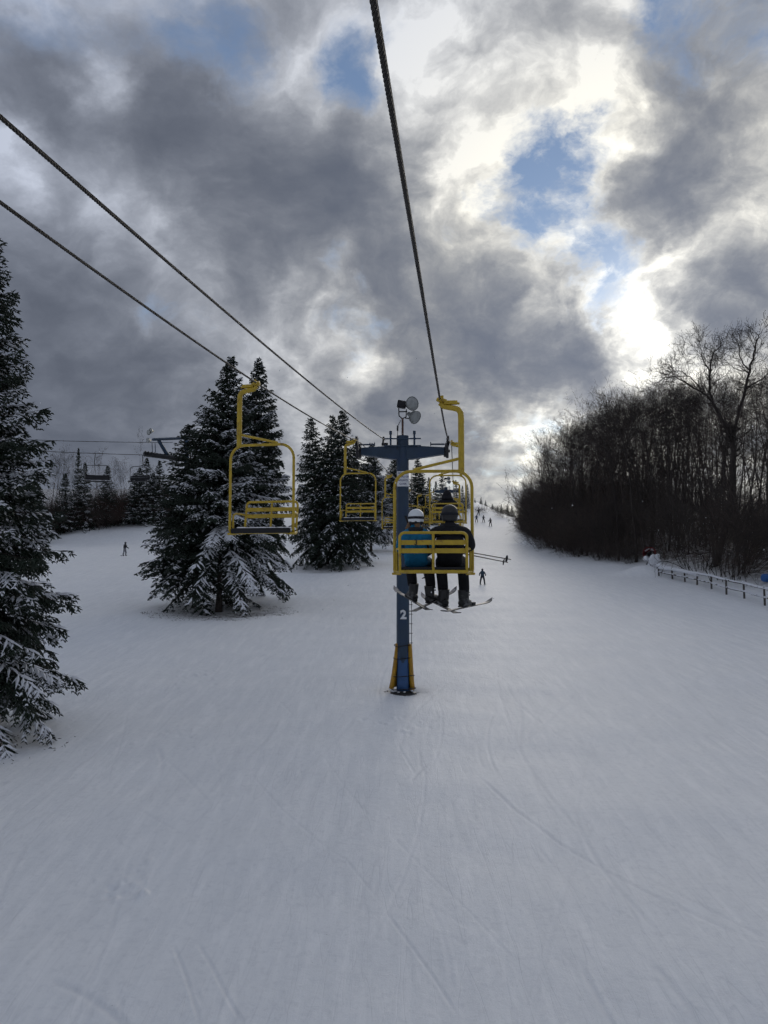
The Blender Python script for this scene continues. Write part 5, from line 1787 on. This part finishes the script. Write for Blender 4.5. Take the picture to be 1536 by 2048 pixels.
# drifted snow wrapped over the gun's front and along the top rail to the fence
m = MB()
gA = on_ground(GUN_A[0], GUN_A[1]); dA = depth(gA) - .5
dB = depth(ground(1394, 1170))
def blob(px, py, t, r, k):
    m.ball(at(px, py, dA + (dB - dA) * t), (r, r * .9, r * .85), 9, 6, jitter=.14, seed=k)
rnd = random.Random(3)
for k in range(26):
    blob(1308 + rnd.gauss(0, 4), 1128 + rnd.gauss(0, 7), 0, rnd.uniform(.20, .30), k)
for k in range(8):
    blob(1306 + rnd.gauss(0, 4), 1117 + rnd.gauss(0, 2), 0, .26, k + 50)
for k in range(40):
    t = k / 39
    blob(1312 + 84 * t, np.interp(t, [0, .25, .6, 1], [1129, 1137, 1141, 1151]) + rnd.gauss(0, .8), t, .27 - .15 * t, k + 80)
tag(m.build('snow_heap', M_SNOWLUMP), 'hump of drifted snow over the red-rimmed snow gun and along the top rail', 'snow heap')
# blue drum behind the fence
g_ = ground(1532, 1178) + Vector((1.1, 2.0, 0)); g_.z = float(zg(g_.x, g_.y))
dr = empty('barrel', g_, .4, 'blue plastic drum lying in the snow behind the fence', 'barrel')
Mx = Matrix.Translation((0, 0, .33)) @ Matrix.Rotation(math.pi / 2, 4, 'Y')
MB().lathe([(.001, -.45), (.27, -.45), (.29, -.43), (.30, -.2), (.315, -.18), (.30, -.16), (.30, .16), (.315, .18), (.30, .2), (.29, .43), (.27, .45), (.001, .45)], 24, Mx).build('drum_body', mat('blue_plastic', (0.03, 0.13, 0.38), 0.4, 0.1), dr)
MB().lathe([(.05, .45), (.05, .475), (.001, .475)], 10, Mx @ Matrix.Translation((.15, 0, 0))).build('bung_cap', M_BLACK, dr)

# fallen twigs and needles under the grove, dead lower branches
def litter(cx, cy, r, n, name, label, seed):
    rs = np.random.RandomState(seed)
    a = rs.uniform(0, 6.28, n); q = r * np.sqrt(rs.rand(n))
    x = cx + q * np.cos(a); y = cy + q * np.sin(a) * .9
    P = np.stack([x, y, zg(x, y) + .008], -1)
    d = np.stack([rs.normal(0, 1, n), rs.normal(0, 1, n), rs.uniform(0, .35, n)], -1); d /= np.linalg.norm(d, axis=1, keepdims=True)
    V, Fc = spindles(P, d, rs.uniform(.05, .22, n), rs.uniform(.006, .014, n), rs=rs)
    o = link(name, mesh_np(name, V, Fc), M_TWIG2)
    return tag(o, label, kind='stuff')
litter(GROVE[0], GROVE[1] + .6, 4.6, 900, 'twig_litter', 'fallen twigs and needles under the three-trunk grove', 1)
litter(nb.x + .6, nb.y - .6, 2.6, 140, 'twig_litter', 'fallen twigs and needles under the spruce at the photo edge', 2)
litter(TOWER.x, TOWER.y - .1, .65, 45, 'grass_tufts', 'dry grass stubble poking through at the tower foot', 3)
def dead_twigs(px, py, seed):
    rs = np.random.RandomState(seed); out = [[] for _ in range(5)]
    b = ground(px, py)
    for k in range(16):
        az = rs.uniform(0, 6.28); z = rs.uniform(.7, 2.0)
        nd = np.array([math.cos(az), math.sin(az), -.25]); nd /= np.linalg.norm(nd)
        grow(rs, np.array([b.x, b.y, b.z + z]), nd, rs.uniform(1.0, 2.2), .014, 1, 3, out, .7, 5, -.03, .12, .006, (4, 6))
    return seg_mesh('dead_twigs', out[1] + out[2], 3)
for tr_, (px, py) in zip([o for o in bpy.data.objects if o.name.startswith('spruce_tree') and o.parent is None and 'three-trunk' in o.get('label', '')], ((437, 1224), (392, 1216))):
    bpy.context.view_layer.update()
    o = link('dead_twigs', dead_twigs(px, py, px), M_TWIG2, tr_)
    o.matrix_parent_inverse = tr_.matrix_world.inverted()

# loose snowflakes in the air
rs = np.random.RandomState(77)
m = MB()
for k in range(46):
    px, py, dd = rs.uniform(0, 1536), rs.uniform(650, 1250), rs.uniform(5, 16)
    c = at(px, py, dd)
    q = .0032 * dd / 6 * rs.uniform(.6, 1.5)
    m.ball(c, (q, q, q * 1.3), 5, 4, jitter=.3, seed=k)
tag(m.build('snowflakes', M_WHITE), 'loose snowflakes drifting in the air', kind='stuff')
